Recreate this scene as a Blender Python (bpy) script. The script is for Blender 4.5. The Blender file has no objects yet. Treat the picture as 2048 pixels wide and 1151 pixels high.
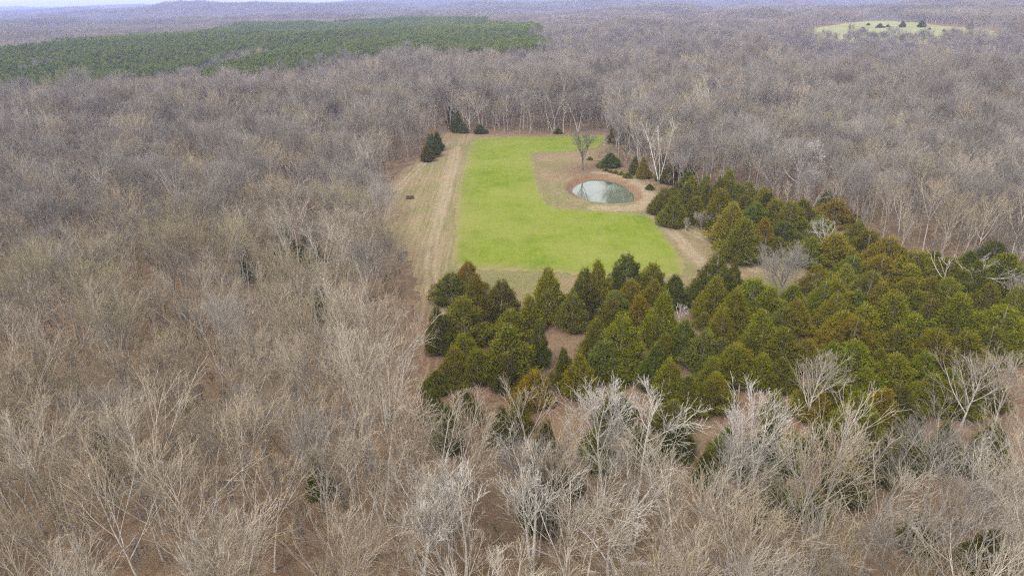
import bpy, math, random
import numpy as np
from mathutils import Vector, Matrix, Euler

# ------------------------------------------------------------------ camera, sky, sun, exposure
scene = bpy.context.scene
CAM_H = 60.0
PITCH, ROLL, FPX = 23.0, 1.25, 1366.0           # degrees, degrees, focal length in 2048 px wide pixels
cam_d = bpy.data.cameras.new('camera')
cam = bpy.data.objects.new('camera', cam_d)
scene.collection.objects.link(cam)
scene.camera = cam
cam_d.sensor_width = 36.0
cam_d.lens = 36.0 * FPX / 2048.0
cam_d.clip_start = 0.5
cam_d.clip_end = 40000.0
CAM_M = Matrix.Translation((0, 0, CAM_H)) @ Matrix.Rotation(math.radians(90 - PITCH), 4, 'X') @ Matrix.Rotation(math.radians(-ROLL), 4, 'Z')
cam.matrix_world = CAM_M

SUN_EL, SUN_AZ = math.radians(52), math.radians(215)      # azimuth measured clockwise from +Y
world = bpy.data.worlds.new('World')
scene.world = world
world.use_nodes = True
wn, wl = world.node_tree.nodes, world.node_tree.links
wn.clear()
sky = wn.new('ShaderNodeTexSky'); sky.sky_type = 'NISHITA'; sky.sun_disc = False
sky.sun_elevation = SUN_EL; sky.sun_rotation = SUN_AZ; sky.dust_density = 3.0; sky.air_density = 1.0
hs = wn.new('ShaderNodeHueSaturation'); hs.inputs['Saturation'].default_value = 0.08; hs.inputs['Value'].default_value = 2.5    # a bright, even cloud deck
bg = wn.new('ShaderNodeBackground'); bg.inputs['Strength'].default_value = 0.15
wo = wn.new('ShaderNodeOutputWorld')
tcw = wn.new('ShaderNodeTexCoord'); sxyz = wn.new('ShaderNodeSeparateXYZ'); mr = wn.new('ShaderNodeMapRange'); vm = wn.new('ShaderNodeVectorMath')
vm.operation = 'SCALE'; mr.inputs['From Min'].default_value = 0.02; mr.inputs['From Max'].default_value = 0.14; mr.inputs['To Min'].default_value = 3.7; mr.inputs['To Max'].default_value = 1.0
wl.new(tcw.outputs['Generated'], sxyz.inputs[0]); wl.new(sxyz.outputs['Z'], mr.inputs['Value'])       # the cloud is thinner and brighter low down
wl.new(sky.outputs[0], hs.inputs['Color']); wl.new(hs.outputs[0], vm.inputs[0]); wl.new(mr.outputs[0], vm.inputs['Scale']); wl.new(vm.outputs[0], bg.inputs['Color']); wl.new(bg.outputs[0], wo.inputs['Surface'])

sd = bpy.data.lights.new('sun', 'SUN'); sd.energy = 1.5; sd.angle = math.radians(18); sd.color = (1.0, 0.965, 0.91)
sun = bpy.data.objects.new('sun', sd); scene.collection.objects.link(sun)
sv = Vector((math.sin(SUN_AZ) * math.cos(SUN_EL), math.cos(SUN_AZ) * math.cos(SUN_EL), math.sin(SUN_EL)))
sun.rotation_euler = sv.to_track_quat('Z', 'Y').to_euler()

scene.view_settings.view_transform = 'Standard'
scene.view_settings.look = 'None'
scene.view_settings.exposure = 0.17
scene.view_settings.gamma = 1.0
scene.cycles.use_denoising = False
scene.cycles.filter_width = 1.3
scene.cycles.max_bounces = 5
scene.cycles.diffuse_bounces = 2
scene.cycles.glossy_bounces = 2
scene.cycles.volume_bounces = 1
scene.cycles.transparent_max_bounces = 4

# ------------------------------------------------------------------ helpers
COL = scene.collection
R3 = np.array(CAM_M.to_3x3())
CAMP = np.array([0, 0, CAM_H])


def ray(px, py):
    d = R3 @ np.array([(px - 1024) / FPX, -(py - 575.5) / FPX, -1.0])
    return d / np.linalg.norm(d)


def project(P):
    q = (np.atleast_2d(P) - CAMP) @ R3
    z = -q[:, 2]
    zz = np.where(z > 0.1, z, 0.1)
    return 1024 + FPX * q[:, 0] / zz, 575.5 - FPX * q[:, 1] / zz, z


def sm(a, b, x):
    t = np.clip((x - a) / (b - a), 0, 1)
    return t * t * (3 - 2 * t)


_r = np.random.RandomState(7)
_W = [(_r.uniform(0, 2 * math.pi), _r.uniform(0, 6.28), _r.uniform(0.75, 1.3)) for _ in range(24)]


def wav(x, y, lam, k0, n=6):
    s = 0
    for a, p, f in _W[k0:k0 + n]:
        s = s + np.sin((x * math.cos(a) + y * math.sin(a)) * 2 * math.pi * f / lam + p)
    return s / n * 1.6


def bump(x, y, cx, cy, sx, sy, h, rot=0.0):
    c, s = math.cos(rot), math.sin(rot)
    u = ((x - cx) * c + (y - cy) * s) / sx
    v = (-(x - cx) * s + (y - cy) * c) / sy
    return h * np.exp(-(u * u + v * v))


def terrain(x, y):
    x = np.asarray(x, float); y = np.asarray(y, float)
    r = np.hypot(x, y)
    z = sm(330, 900, r) * (8.0 * wav(x, y, 420, 0) + 10.0 * wav(x, y, 900, 6))
    z = z + sm(380, 650, r) * 3.2 * wav(x, y, 170, 3)
    z = z + sm(380, 620, r) * (1 - 0.5 * sm(1500, 3000, r)) * 8.0 * np.sin(2 * math.pi * (y + 0.22 * x + 70 * wav(x, y, 620, 14)) / 270)
    z = z + sm(1200, 3500, r) * 34.0 * wav(x, y, 1900, 12) + sm(1900, 2400, r) * 11.0 * wav(x, y, 800, 8)
    z = z + sm(4000, 8500, r) * (26.0 * wav(x, y, 5200, 18) + 14)
    z = z + bump(x, y, -150, 300, 120, 140, 1.5)
    # the valley and the open slope of the far pasture
    th = np.degrees(np.arctan2(x, y))
    prof = np.interp(r, [480, 600, 760, 830, 900, 1000, 1250, 1500], [-5, -11, -12, -4, 11, 14, 15, 5])
    w = sm(19, 23.5, th) * (1 - sm(39, 44, th)) * sm(470, 580, r) * (1 - sm(1300, 1600, r))
    z = z * (1 - w) + prof * w
    # the creek, the long rise and the second rise that carry the pine woods
    wv = 1.5 * wav(x, y, 170, 3)
    pa = np.interp(r, [300, 430, 530, 640, 850, 1020, 1180, 1480, 1720, 2100], [0, -3, -8, -4, 3, 7, -1, 8, 0, 0]) + wv * sm(350, 500, r)
    pb = np.interp(r, [300, 600, 850, 1020, 1180, 1480, 1720, 2100], [0, 0, 2, 6, 0, 8, 0, 0]) + wv * sm(350, 500, r)
    m = sm(-16, -8, th)
    w = (1 - sm(5, 9, th)) * sm(330, 480, r) * (1 - sm(1700, 2200, r))
    z = z * (1 - w) + (pa * (1 - m) + pb * m) * w
    return z


def hit(px, py, h=0.0, far=9000.0):
    """the point of the ground (raised by h) that this line of sight meets"""
    d = ray(px, py)
    t = np.concatenate([np.arange(30, 700, 0.5), np.arange(700, far, 3.0)])
    P = CAMP + t[:, None] * d
    below = P[:, 2] < terrain(P[:, 0], P[:, 1]) + h
    i = int(np.argmax(below)) if below.any() else len(t) - 1
    return P[i]


def poly(pts, h=0.0):
    return np.array([hit(a, b, h)[:2] for a, b in pts])


def sdf(pg, x, y):
    """signed distance to a closed polygon, negative inside (x, y 1-D)"""
    d = np.full(x.shape, 1e18); inside = np.zeros(x.shape, bool)
    n = len(pg)
    for i in range(n):
        ax, ay = pg[i]; bx, by = pg[(i + 1) % n]
        ex, ey = bx - ax, by - ay
        t = np.clip(((x - ax) * ex + (y - ay) * ey) / (ex * ex + ey * ey + 1e-12), 0, 1)
        d = np.minimum(d, (x - ax - t * ex) ** 2 + (y - ay - t * ey) ** 2)
        c = ((ay > y) != (by > y)) & (x < (bx - ax) * (y - ay) / (by - ay + 1e-12) + ax)
        inside ^= c
    d = np.sqrt(d)
    return np.where(inside, -d, d)


def line_dist(pl, x, y):
    d = np.full(x.shape, 1e18)
    for i in range(len(pl) - 1):
        ax, ay = pl[i]; bx, by = pl[i + 1]
        ex, ey = bx - ax, by - ay
        t = np.clip(((x - ax) * ex + (y - ay) * ey) / (ex * ex + ey * ey + 1e-12), 0, 1)
        d = np.minimum(d, (x - ax - t * ex) ** 2 + (y - ay - t * ey) ** 2)
    return np.sqrt(d)


def smooth_poly(pts, n=2, closed=True):
    p = np.array(pts, float)
    for _ in range(n):
        if closed:
            q = np.roll(p, -1, 0)
            p = np.stack([0.75 * p + 0.25 * q, 0.25 * p + 0.75 * q], 1).reshape(-1, 2)
        else:
            q = np.stack([0.75 * p[:-1] + 0.25 * p[1:], 0.25 * p[:-1] + 0.75 * p[1:]], 1).reshape(-1, 2)
            p = np.vstack([p[:1], q, p[-1:]])
    return p


def mesh_np(name, V, F, mats=(), smooth=False, mi=None):
    """V (n,3), F (m,k) of one size, or a list of such arrays"""
    Fs = F if isinstance(F, list) else [F]
    Fs = [f for f in Fs if len(f)]
    me = bpy.data.meshes.new(name)
    me.vertices.add(len(V)); me.vertices.foreach_set('co', np.asarray(V, np.float32).ravel())
    nl = sum(f.size for f in Fs); nf = sum(len(f) for f in Fs)
    me.loops.add(nl); me.polygons.add(nf)
    me.loops.foreach_set('vertex_index', np.concatenate([f.ravel() for f in Fs]).astype(np.int32))
    tot = np.concatenate([np.full(len(f), f.shape[1]) for f in Fs]).astype(np.int32)
    st = np.concatenate([[0], np.cumsum(tot)[:-1]]).astype(np.int32)
    me.polygons.foreach_set('loop_start', st)
    if mi is not None:
        me.polygons.foreach_set('material_index', np.asarray(mi, np.int32))
    me.update(calc_edges=True)
    me.polygons.foreach_set('use_smooth', np.full(nf, smooth))
    for m in mats:
        me.materials.append(m)
    me.validate()
    return me


def attr(me, name, v):
    a = me.attributes.new(name, 'FLOAT', 'POINT'); a.data.foreach_set('value', np.asarray(v, np.float32).ravel())


def link(name, data, parent=None, loc=None):
    o = bpy.data.objects.new(name, data); COL.objects.link(o)
    if parent is not None:
        o.parent = parent
    if loc is not None:
        o.location = loc
    return o


def tag(o, label=None, cat=None, group=None, kind=None):
    for k, v in (('label', label), ('category', cat), ('group', group), ('kind', kind)):
        if v:
            o[k] = v
    return o


# ------------------------------------------------------------------ materials
ALB = 0.5      # the tones below were read off a bright print; this brings them to real reflectances


class NT:
    def __init__(s, name):
        s.m = bpy.data.materials.new(name); s.m.use_nodes = True
        s.t = s.m.node_tree; s.n, s.l = s.t.nodes, s.t.links
        s.b = s.n['Principled BSDF']
        s.b.inputs['Roughness'].default_value = 0.9
        s.b.inputs['Specular IOR Level'].default_value = 0.2

    def new(s, t, **k):
        n = s.n.new(t)
        for a, b in k.items():
            setattr(n, a, b)
        return n

    def noise(s, scale, detail=4, rough=0.6, vec=None, w=None):
        n = s.new('ShaderNodeTexNoise'); n.inputs['Scale'].default_value = scale
        n.inputs['Detail'].default_value = detail; n.inputs['Roughness'].default_value = rough
        if vec is None:
            g = s.new('ShaderNodeNewGeometry'); vec = g.outputs['Position']
        s.l.new(vec, n.inputs['Vector'])
        return n.outputs['Fac']

    def ramp(s, fac, stops):
        n = s.new('ShaderNodeValToRGB')
        e = n.color_ramp.elements
        while len(e) < len(stops):
            e.new(0.5)
        for i, (p, c) in enumerate(stops):
            e[i].position = p
            e[i].color = (*c, 1) if hasattr(c, '__len__') else (c, c, c, 1)
        s.l.new(fac, n.inputs['Fac'])
        return n.outputs['Color']

    def mix(s, fac, a, b, mode='MIX'):
        n = s.new('ShaderNodeMix', data_type='RGBA', blend_type=mode)
        for sock, v in ((n.inputs[0], fac), (n.inputs[6], a), (n.inputs[7], b)):
            if hasattr(v, 'links') or hasattr(v, 'is_linked'):
                s.l.new(v, sock)
            else:
                sock.default_value = v if not hasattr(v, '__len__') else (*v, 1)
        return n.outputs[2]

    def math(s, op, a, b=0.0, c=None, clamp=False):
        n = s.new('ShaderNodeMath', operation=op, use_clamp=clamp)
        for i, v in enumerate((a, b) if c is None else (a, b, c)):
            if hasattr(v, 'is_linked'):
                s.l.new(v, n.inputs[i])
            else:
                n.inputs[i].default_value = v
        return n.outputs[0]

    def attr(s, name):
        n = s.new('ShaderNodeAttribute', attribute_name=name)
        return n.outputs['Fac']

    def color(s, c, k=None):
        c = s.mix(1.0, c, (ALB if k is None else k,) * 3, 'MULTIPLY')
        s.l.new(c, s.b.inputs['Base Color']); return s

    def bump(s, h, strength=0.4, dist=0.1):
        n = s.new('ShaderNodeBump'); n.inputs['Strength'].default_value = strength; n.inputs['Distance'].default_value = dist
        s.l.new(h, n.inputs['Height']); s.l.new(n.outputs[0], s.b.inputs['Normal']); return s


def bark_mat(name, c, c2, spread=0.25):
    t = NT(name)
    oi = t.new('ShaderNodeObjectInfo')
    tc = t.new('ShaderNodeTexCoord')
    col = t.mix(oi.outputs['Random'], c, c2)
    v = t.noise(1.3, 3, 0.7, tc.outputs['Object'])
    v = t.ramp(v, [(0.3, 1 - spread), (0.7, 1 + spread * 0.6)])
    col = t.mix(1.0, col, v, 'MULTIPLY')
    t.color(col); t.b.inputs['Roughness'].default_value = 0.95
    return t.m


M = {}
M['pale'] = bark_mat('bark_pale', (0.66, 0.565, 0.43), (0.53, 0.435, 0.31))
M['tan'] = bark_mat('bark_tan', (0.55, 0.43, 0.27), (0.43, 0.33, 0.205))
M['grey'] = bark_mat('bark_grey', (0.455, 0.40, 0.34), (0.335, 0.29, 0.24))
M['olive'] = bark_mat('bark_olive', (0.48, 0.405, 0.22), (0.39, 0.32, 0.175))
M['white'] = bark_mat('bark_white', (0.84, 0.77, 0.68), (0.74, 0.67, 0.58), 0.35)
M['trunk'] = bark_mat('trunk_bark', (0.64, 0.56, 0.47), (0.44, 0.37, 0.30), 0.35)
M['limb'] = bark_mat('limb_bark', (0.80, 0.71, 0.60), (0.56, 0.48, 0.39), 0.35)
M['dark'] = bark_mat('dark_bark', (0.24, 0.215, 0.19), (0.20, 0.18, 0.16), 0.35)
M['rust_leaf'] = bark_mat('rust_leaf', (0.30, 0.10, 0.03), (0.26, 0.12, 0.04))


def foliage_mat(name, base=None):
    """needle foliage: base colour is the object's own colour, varied from spray to spray"""
    t = NT(name)
    oi = t.new('ShaderNodeObjectInfo')
    tc = t.new('ShaderNodeTexCoord')
    c = oi.outputs['Color'] if base is None else None
    if base is not None:
        c = t.mix(oi.outputs['Random'], base[0], base[1])
    n1 = t.noise(0.55, 3, 0.6, tc.outputs['Object'])
    warm = t.mix(t.ramp(n1, [(0.4, 0.0), (0.68, 1.0)]), c, (0.27, 0.195, 0.006))
    c2 = t.mix(0.28, c, warm)
    sp = t.attr('shade')
    c3 = t.mix(1.0, c2, t.ramp(sp, [(0.0, 0.72), (1.0, 1.28)]), 'MULTIPLY')
    t.color(c3)
    t.b.inputs['Roughness'].default_value = 0.8
    t.b.inputs['Specular IOR Level'].default_value = 0.05
    return t.m


M['cedar'] = foliage_mat('cedar_foliage')
M['pine'] = foliage_mat('pine_foliage', ((0.265, 0.32, 0.04), (0.18, 0.245, 0.045)))

# forest floor
t = NT('leaf_litter')
a = t.noise(0.012, 4, 0.6); b = t.noise(0.35, 6, 0.75); c = t.noise(5.0, 3, 0.7)
lit = t.ramp(b, [(0.25, (0.15, 0.088, 0.046)), (0.5, (0.30, 0.192, 0.108)), (0.75, (0.49, 0.325, 0.19))])
lit = t.mix(t.ramp(a, [(0.4, 0.0), (0.65, 0.6)]), lit, (0.25, 0.195, 0.105))
lit = t.mix(1.0, lit, t.ramp(c, [(0.25, 0.5), (0.75, 1.5)]), 'MULTIPLY')
t.color(lit).bump(c, 0.6, 0.3)
M['litter'] = t.m

# dry meadow, bank, tracks: real colours of the ground by place
t = NT('dry_meadow_grass')
big = t.noise(0.045, 4, 0.6); mid = t.noise(0.5, 5, 0.7); fine = t.noise(4.0, 4, 0.75)
tan = t.ramp(mid, [(0.25, (0.29, 0.195, 0.095)), (0.5, (0.40, 0.285, 0.15)), (0.75, (0.51, 0.385, 0.215))])
grn = t.ramp(mid, [(0.3, (0.20, 0.20, 0.055)), (0.7, (0.34, 0.33, 0.11))])
red = t.ramp(mid, [(0.25, (0.20, 0.115, 0.062)), (0.75, (0.38, 0.235, 0.14))])
gm = t.math('ADD', t.ramp(big, [(0.42, 0.0), (0.62, 0.75)]), t.math('MULTIPLY', t.attr('green'), 0.9), clamp=True)
gm = t.math('MULTIPLY', gm, t.ramp(mid, [(0.3, 0.35), (0.6, 1.0)]))
base = t.mix(gm, tan, grn)
rn = t.math('ADD', t.attr('red'), t.math('MULTIPLY', t.math('SUBTRACT', mid, 0.5), 0.9), clamp=True)
base = t.mix(rn, base, red)
mp = t.new('ShaderNodeMapping'); gg = t.new('ShaderNodeNewGeometry'); t.l.new(gg.outputs['Position'], mp.inputs['Vector'])
mp.inputs['Scale'].default_value = (1.1, 0.03, 1.0); mp.inputs['Rotation'].default_value = (0, 0, 0.03)
st = t.noise(1.0, 3, 0.7, mp.outputs[0])
base = t.mix(t.math('MULTIPLY', t.ramp(st, [(0.45, 0.0), (0.65, 0.4)]), t.attr('mown')), base, (0.62, 0.48, 0.28))
trk = t.math('MULTIPLY', t.attr('track'), t.ramp(mid, [(0.3, 0.25), (0.62, 0.85)]))
base = t.mix(trk, base, (0.56, 0.44, 0.285))
bk = t.math('ADD', t.attr('bank'), t.math('MULTIPLY', t.math('SUBTRACT', fine, 0.5), 0.7), clamp=True)
base = t.mix(bk, base, t.ramp(fine, [(0.3, (0.24, 0.13, 0.062)), (0.7, (0.42, 0.26, 0.14))]))
base = t.mix(1.0, base, t.ramp(fine, [(0.25, 0.55), (0.75, 1.4)]), 'MULTIPLY')
t.color(base).bump(fine, 0.7, 0.2)
M['meadow'] = t.m

t = NT('green_crop')
big = t.noise(0.035, 5, 0.62); mid = t.noise(0.28, 5, 0.7); fine = t.noise(3.5, 4, 0.8)
g = t.ramp(mid, [(0.25, (0.215, 0.285, 0.020)), (0.5, (0.255, 0.33, 0.028)), (0.78, (0.31, 0.37, 0.050))])
mp = t.new('ShaderNodeMapping'); gg = t.new('ShaderNodeNewGeometry'); t.l.new(gg.outputs['Position'], mp.inputs['Vector'])
mp.inputs['Scale'].default_value = (0.9, 0.02, 1.0); mp.inputs['Rotation'].default_value = (0, 0, 0.03)
st = t.noise(1.0, 3, 0.7, mp.outputs[0])
g = t.mix(t.ramp(st, [(0.35, 0.0), (0.7, 0.5)]), g, (0.35, 0.37, 0.08))
pt = t.noise(0.09, 4, 0.65)
g = t.mix(t.ramp(pt, [(0.5, 0.0), (0.66, 0.8)]), g, (0.19, 0.275, 0.020))
g = t.mix(t.ramp(big, [(0.42, 0.0), (0.62, 0.75)]), g, (0.36, 0.38, 0.085))
edge = t.math('ADD', t.attr('edge'), t.math('MULTIPLY', t.math('MULTIPLY', t.math('SUBTRACT', mid, 0.52), 3.0), t.math('ADD', t.attr('edge'), 0.06)), clamp=True)
g = t.mix(edge, g, (0.40, 0.33, 0.15))
fl = t.ramp(t.noise(1.6, 3, 0.8), [(0.66, 0.0), (0.74, 0.8)])
g = t.mix(fl, g, (0.47, 0.42, 0.20))
g = t.mix(1.0, g, t.ramp(fine, [(0.25, 0.72), (0.75, 1.28)]), 'MULTIPLY')
t.b.inputs['Specular IOR Level'].default_value = 0.0
t.color(g).bump(fine, 0.5, 0.12)
M['crop'] = t.m

t = NT('pond_water')
t.b.inputs['Roughness'].default_value = 0.04
t.b.inputs['IOR'].default_value = 1.45
t.b.inputs['Specular IOR Level'].default_value = 0.9
w = t.noise(0.16, 3, 0.5)
t.color(t.ramp(w, [(0.35, (0.13, 0.165, 0.09)), (0.7, (0.20, 0.235, 0.15))]))
t.bump(t.noise(1.2, 3, 0.5), 0.03, 0.02)
M['water'] = t.m

t = NT('pasture_grass')
t.color(t.ramp(t.noise(0.02, 5, 0.65), [(0.35, (0.36, 0.38, 0.13)), (0.65, (0.50, 0.46, 0.22))]))
M['pasture'] = t.m

t = NT('rusty_steel')
t.color(t.ramp(t.noise(6, 4, 0.7), [(0.35, (0.055, 0.02, 0.015)), (0.7, (0.16, 0.05, 0.035))])); M['rust'] = t.m
t = NT('painted_mast')
t.color(t.ramp(t.noise(0.05, 2), [(0.45, (0.6, 0.6, 0.62)), (0.55, (0.75, 0.75, 0.78))])); M['mast'] = t.m

# ------------------------------------------------------------------ layout of the clearing (world metres, read off the ground plane)
FIELD = smooth_poly(poly([(946, 276), (1000, 274), (1080, 274), (1150, 272), (1217, 270), (1216, 282), (1186, 299), (1138, 304), (1064, 305),
                          (1066, 322), (1071, 343), (1078, 368), (1087, 391), (1104, 416), (1150, 418), (1220, 423), (1282, 428), (1304, 433), (1320, 452),
                          (1350, 493), (1380, 541), (1366, 553), (1260, 556), (1142, 551), (1070, 544), (960, 542), (920, 541), (904, 531),
                          (903, 480), (908, 418), (919, 353), (934, 300)]), 1)
POND_Z = -0.75
POND = smooth_poly(poly([(1141, 378), (1156, 367), (1176, 360), (1200, 357), (1222, 361), (1240, 367), (1260, 381), (1271, 394), (1268, 403), (1251, 408),
                         (1213, 409), (1180, 404), (1150, 392)], POND_Z), 2)
CLEAR = smooth_poly(poly([(882, 262), (960, 268), (1060, 270), (1150, 268), (1222, 266), (1226, 290), (1196, 312), (1206, 332), (1240, 344), (1285, 350), (1310, 366),
                          (1326, 388), (1322, 406), (1340, 412), (1400, 420), (1500, 425), (1600, 450), (1700, 475), (1800, 510), (1900, 545), (2100, 580), (2300, 640),
                          (2250, 760), (2050, 800), (1900, 830), (1700, 850), (1500, 860), (1300, 850), (1100, 840), (950, 800), (840, 760), (824, 690),
                          (830, 620), (830, 545), (800, 505), (770, 470), (764, 420), (768, 385), (790, 348), (850, 312), (872, 290)]), 1)
NOTREE = np.vstack([poly([(882, 262), (960, 268), (1060, 270), (1150, 268), (1222, 266), (1226, 290), (1204, 306), (1222, 330), (1256, 342), (1290, 352), (1318, 368), (1336, 385)]),
                    poly([(1400, 340), (1480, 338), (1560, 372), (1690, 392), (1760, 440), (1880, 478), (2060, 505), (2300, 560)], 8.0),
                    poly([(2400, 820), (2060, 765), (1960, 790), (1860, 830), (1760, 858), (1690, 858), (1600, 825), (1520, 815), (1440, 815)], 17.0),
                    poly([(1360, 790), (1250, 772), (1150, 775), (1050, 770), (960, 755), (880, 742)], 16.0),
                    poly([(808, 800), (810, 700), (818, 620), (822, 545), (800, 505), (776, 470), (770, 420), (772, 385), (790, 348), (850, 312), (872, 290)])])
TRACKS = [smooth_poly(poly(p), 2, False) for p in (
    [(893, 285), (872, 305), (838, 335), (806, 366), (780, 398), (770, 425)],
    [(914, 295), (905, 340), (893, 385), (880, 430), (866, 480), (860, 530), (866, 590)],
    [(908, 300), (897, 345), (882, 400), (870, 440)],
    [(1192, 346), (1224, 350), (1262, 362), (1290, 380), (1301, 396), (1292, 411), (1262, 419), (1190, 417)],
    [(1306, 430), (1332, 452), (1364, 485), (1398, 520), (1440, 560), (1500, 590)],
    [(1300, 432), (1380, 462), (1450, 500), (1510, 540)])]


def relief(x, y):
    """the fine relief of the clearing: pond bowl, its low bank, small unevenness"""
    d = sdf(POND, x, y)
    z = terrain(x, y) + 0.05 * wav(x, y, 9, 0) + 0.03 * wav(x, y, 3.1, 6)
    bowl = np.where(d < 0, POND_Z - 0.05 - 0.5 * np.clip(-d / 3, 0, 1), 0)
    ring = np.where(d >= 0, POND_Z - 0.05 + (0.75 + 0.42) * sm(0, 2.6, d + 0.5 * wav(x, y, 6, 12)), 0)
    back = 0.35 * (1 - sm(3.5, 9, d))
    zb = np.where(d < 0, bowl, ring * (1 - sm(2.6, 4, d)) + sm(2.6, 4, d) * back)
    k = 1 - sm(6, 10, d)
    return z * (1 - k) + (zb + z * 0.5) * k, d


# ------------------------------------------------------------------ ground sheets
def axis(lo, hi, fine_lo, fine_hi, step, grow=1.09):
    out = list(np.arange(fine_lo, fine_hi, step)); s = step; v = out[-1]
    while v < hi:
        s *= grow; v += s; out.append(v)
    s = step; v = fine_lo
    while v > lo:
        s *= grow; v -= s; out.insert(0, v)
    return np.array(out)


gx = axis(-12000, 12000, -260, 300, 2.5, 1.045); gy = axis(-400, 10500, 0, 520, 2.5, 1.03)
GX, GY = np.meshgrid(gx, gy); X, Y = GX.ravel(), GY.ravel()
Z = terrain(X, Y)
near = (np.abs(X) < 400) & (Y < 600)
cd = np.full(X.shape, 99.0); cd[near] = sdf(CLEAR, X[near], Y[near])
pd = np.full(X.shape, 99.0); pd[near] = sdf(POND, X[near], Y[near])
Z = Z - 0.22 * (1 - sm(-4, -1, cd)) - 3.0 * (1 - sm(0, 5, pd)) * (cd < -1)
Z = Z + 0.05 * wav(X, Y, 14, 0) * (cd > 0)
nx, ny = len(gx), len(gy)
I = np.arange(nx * ny).reshape(ny, nx)
F = np.stack([I[:-1, :-1].ravel(), I[:-1, 1:].ravel(), I[1:, 1:].ravel(), I[1:, :-1].ravel()], 1)
me = mesh_np('ground', np.stack([X, Y, Z], 1), F, [M['litter']], True)
tag(link('ground', me), kind='structure', label='brown leaf litter forest floor reaching the far hills')

# the clearing
S = 0.6
lo, hi = CLEAR.min(0) - 3, CLEAR.max(0) + 3
hi[0] = min(hi[0], 260)
cx, cy = np.arange(lo[0], hi[0], S), np.arange(lo[1], hi[1], S)
CX, CY = np.meshgrid(cx, cy); x, y = CX.ravel(), CY.ravel()
dc = sdf(CLEAR, x, y) + 0.9 * wav(x, y, 7, 0) + 0.5 * wav(x, y, 2.4, 6)
df = sdf(FIELD, x, y)
z, dp = relief(x, y)
z = z + 0.03


def sheet(name, keep, zz, mat, attrs):
    n_y, n_x = CX.shape
    I = np.arange(n_x * n_y).reshape(n_y, n_x)
    k = keep.reshape(n_y, n_x)
    kk = k[:-1, :-1] & k[:-1, 1:] & k[1:, 1:] & k[1:, :-1]
    F = np.stack([I[:-1, :-1][kk], I[:-1, 1:][kk], I[1:, 1:][kk], I[1:, :-1][kk]], 1)
    used = np.unique(F); mp = np.full(n_x * n_y, -1); mp[used] = np.arange(len(used))
    me = mesh_np(name, np.stack([x, y, zz], 1)[used], mp[F], [mat], True)
    for kname, v in attrs.items():
        attr(me, kname, v[used])
    return link(name, me)


# rough field edge: small teeth, as a sown crop has
dfr = df + 0.45 * wav(x, y, 11, 12) + 0.5 * wav(x, y, 2.3, 18) + np.random.RandomState(3).normal(0, 0.35, len(x))
tr = np.zeros(len(x))
for i, pl in enumerate(TRACKS):
    d = line_dist(pl, x, y)
    wv = 0.25 * wav(x, y, 6, i)
    tr = np.maximum(tr, (1 - sm(0.25, 0.75, np.abs(d + wv - 0.95))) * (1.0 if i != 2 else 0.6))
    if i == 3:
        tr = np.maximum(tr, 0.95 * (1 - sm(1.8, 3.2, d + wv)))
    if i == 4:
        tr = np.maximum(tr, 0.7 * (1 - sm(1.0, 2.6, d + wv)))
bank = (1 - sm(1.4, 3.4, dp + 0.5 * wav(x, y, 5, 9)))
# browner, leafier ground towards the wood's edge and inside the cedar grove
grove = sm(0, 14, 138 - y) * 0.75 + 0.3 * sm(-9, 0, dc) + 0.25 * sm(300, 330, y)
ptree = hit(1165, 342)
grove = np.clip(grove + 0.9 * np.exp(-(((x - ptree[0]) / 9) ** 2 + ((y - ptree[1]) / 12) ** 2)), 0, 1)
grn = np.zeros(len(x))
for (qx, qy, rr) in ((905, 375, 7), (850, 340, 7), (1110, 375, 7), (1080, 330, 5), (870, 450, 6), (840, 420, 5), (1120, 400, 8), (1180, 415, 5), (1330, 440, 7), (960, 556, 8), (1040, 556, 7)):
    q = hit(qx, qy); grn = np.maximum(grn, np.exp(-((x - q[0]) ** 2 + (y - q[1]) ** 2) / rr ** 2))
grn = np.maximum(grn, 0.6 * (1 - sm(0, 2.5, df)) * (df > -2))
sheet('meadow', dc < 0, z, M['meadow'], {'track': tr, 'bank': bank, 'red': grove, 'green': grn, 'mown': 1 - sm(-12, -8, x)})
tag(bpy.data.objects['meadow'], kind='structure', label='dry tan meadow grass with pale wheel tracks')
sheet('field', dfr < 0, z + 0.03, M['crop'], {'edge': np.clip(sm(-2.6, 0.4, df) * 0.95 + 0.34 * sm(-9, 0, df) * (x < 2) + 0.4 * sm(-8, 0, df) * (y < 158), 0, 1)})
tag(bpy.data.objects['field'], kind='structure', label='bright green sown field')
# water
w = POND + 0
c0 = w.mean(0)
big = c0 + (w - c0) * 1.05
n = len(big)
V = np.vstack([np.column_stack([big, np.full(n, POND_Z)]), [[c0[0], c0[1], POND_Z]]])
F = np.array([[i, (i + 1) % n, n] for i in range(n)])
tag(link('pond_water', mesh_np('pond_water', V, F, [M['water']])), kind='structure', label='murky pale green pond water mirroring bare trees')

# the far pasture
PAST = smooth_poly(poly([(1596, 66), (1660, 52), (1730, 43), (1790, 44), (1800, 54), (1870, 57), (1990, 60), (2040, 66), (1960, 68), (1850, 70), (1740, 71), (1650, 72)]), 2)
PASTX = smooth_poly(poly([(1592, 68), (1640, 57), (1690, 47), (1730, 45), (1770, 41), (1800, 47), (1840, 46), (1890, 55), (1990, 61), (2010, 90), (1930, 94), (1850, 94), (1740, 95), (1640, 94), (1585, 86)]), 1)


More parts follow.
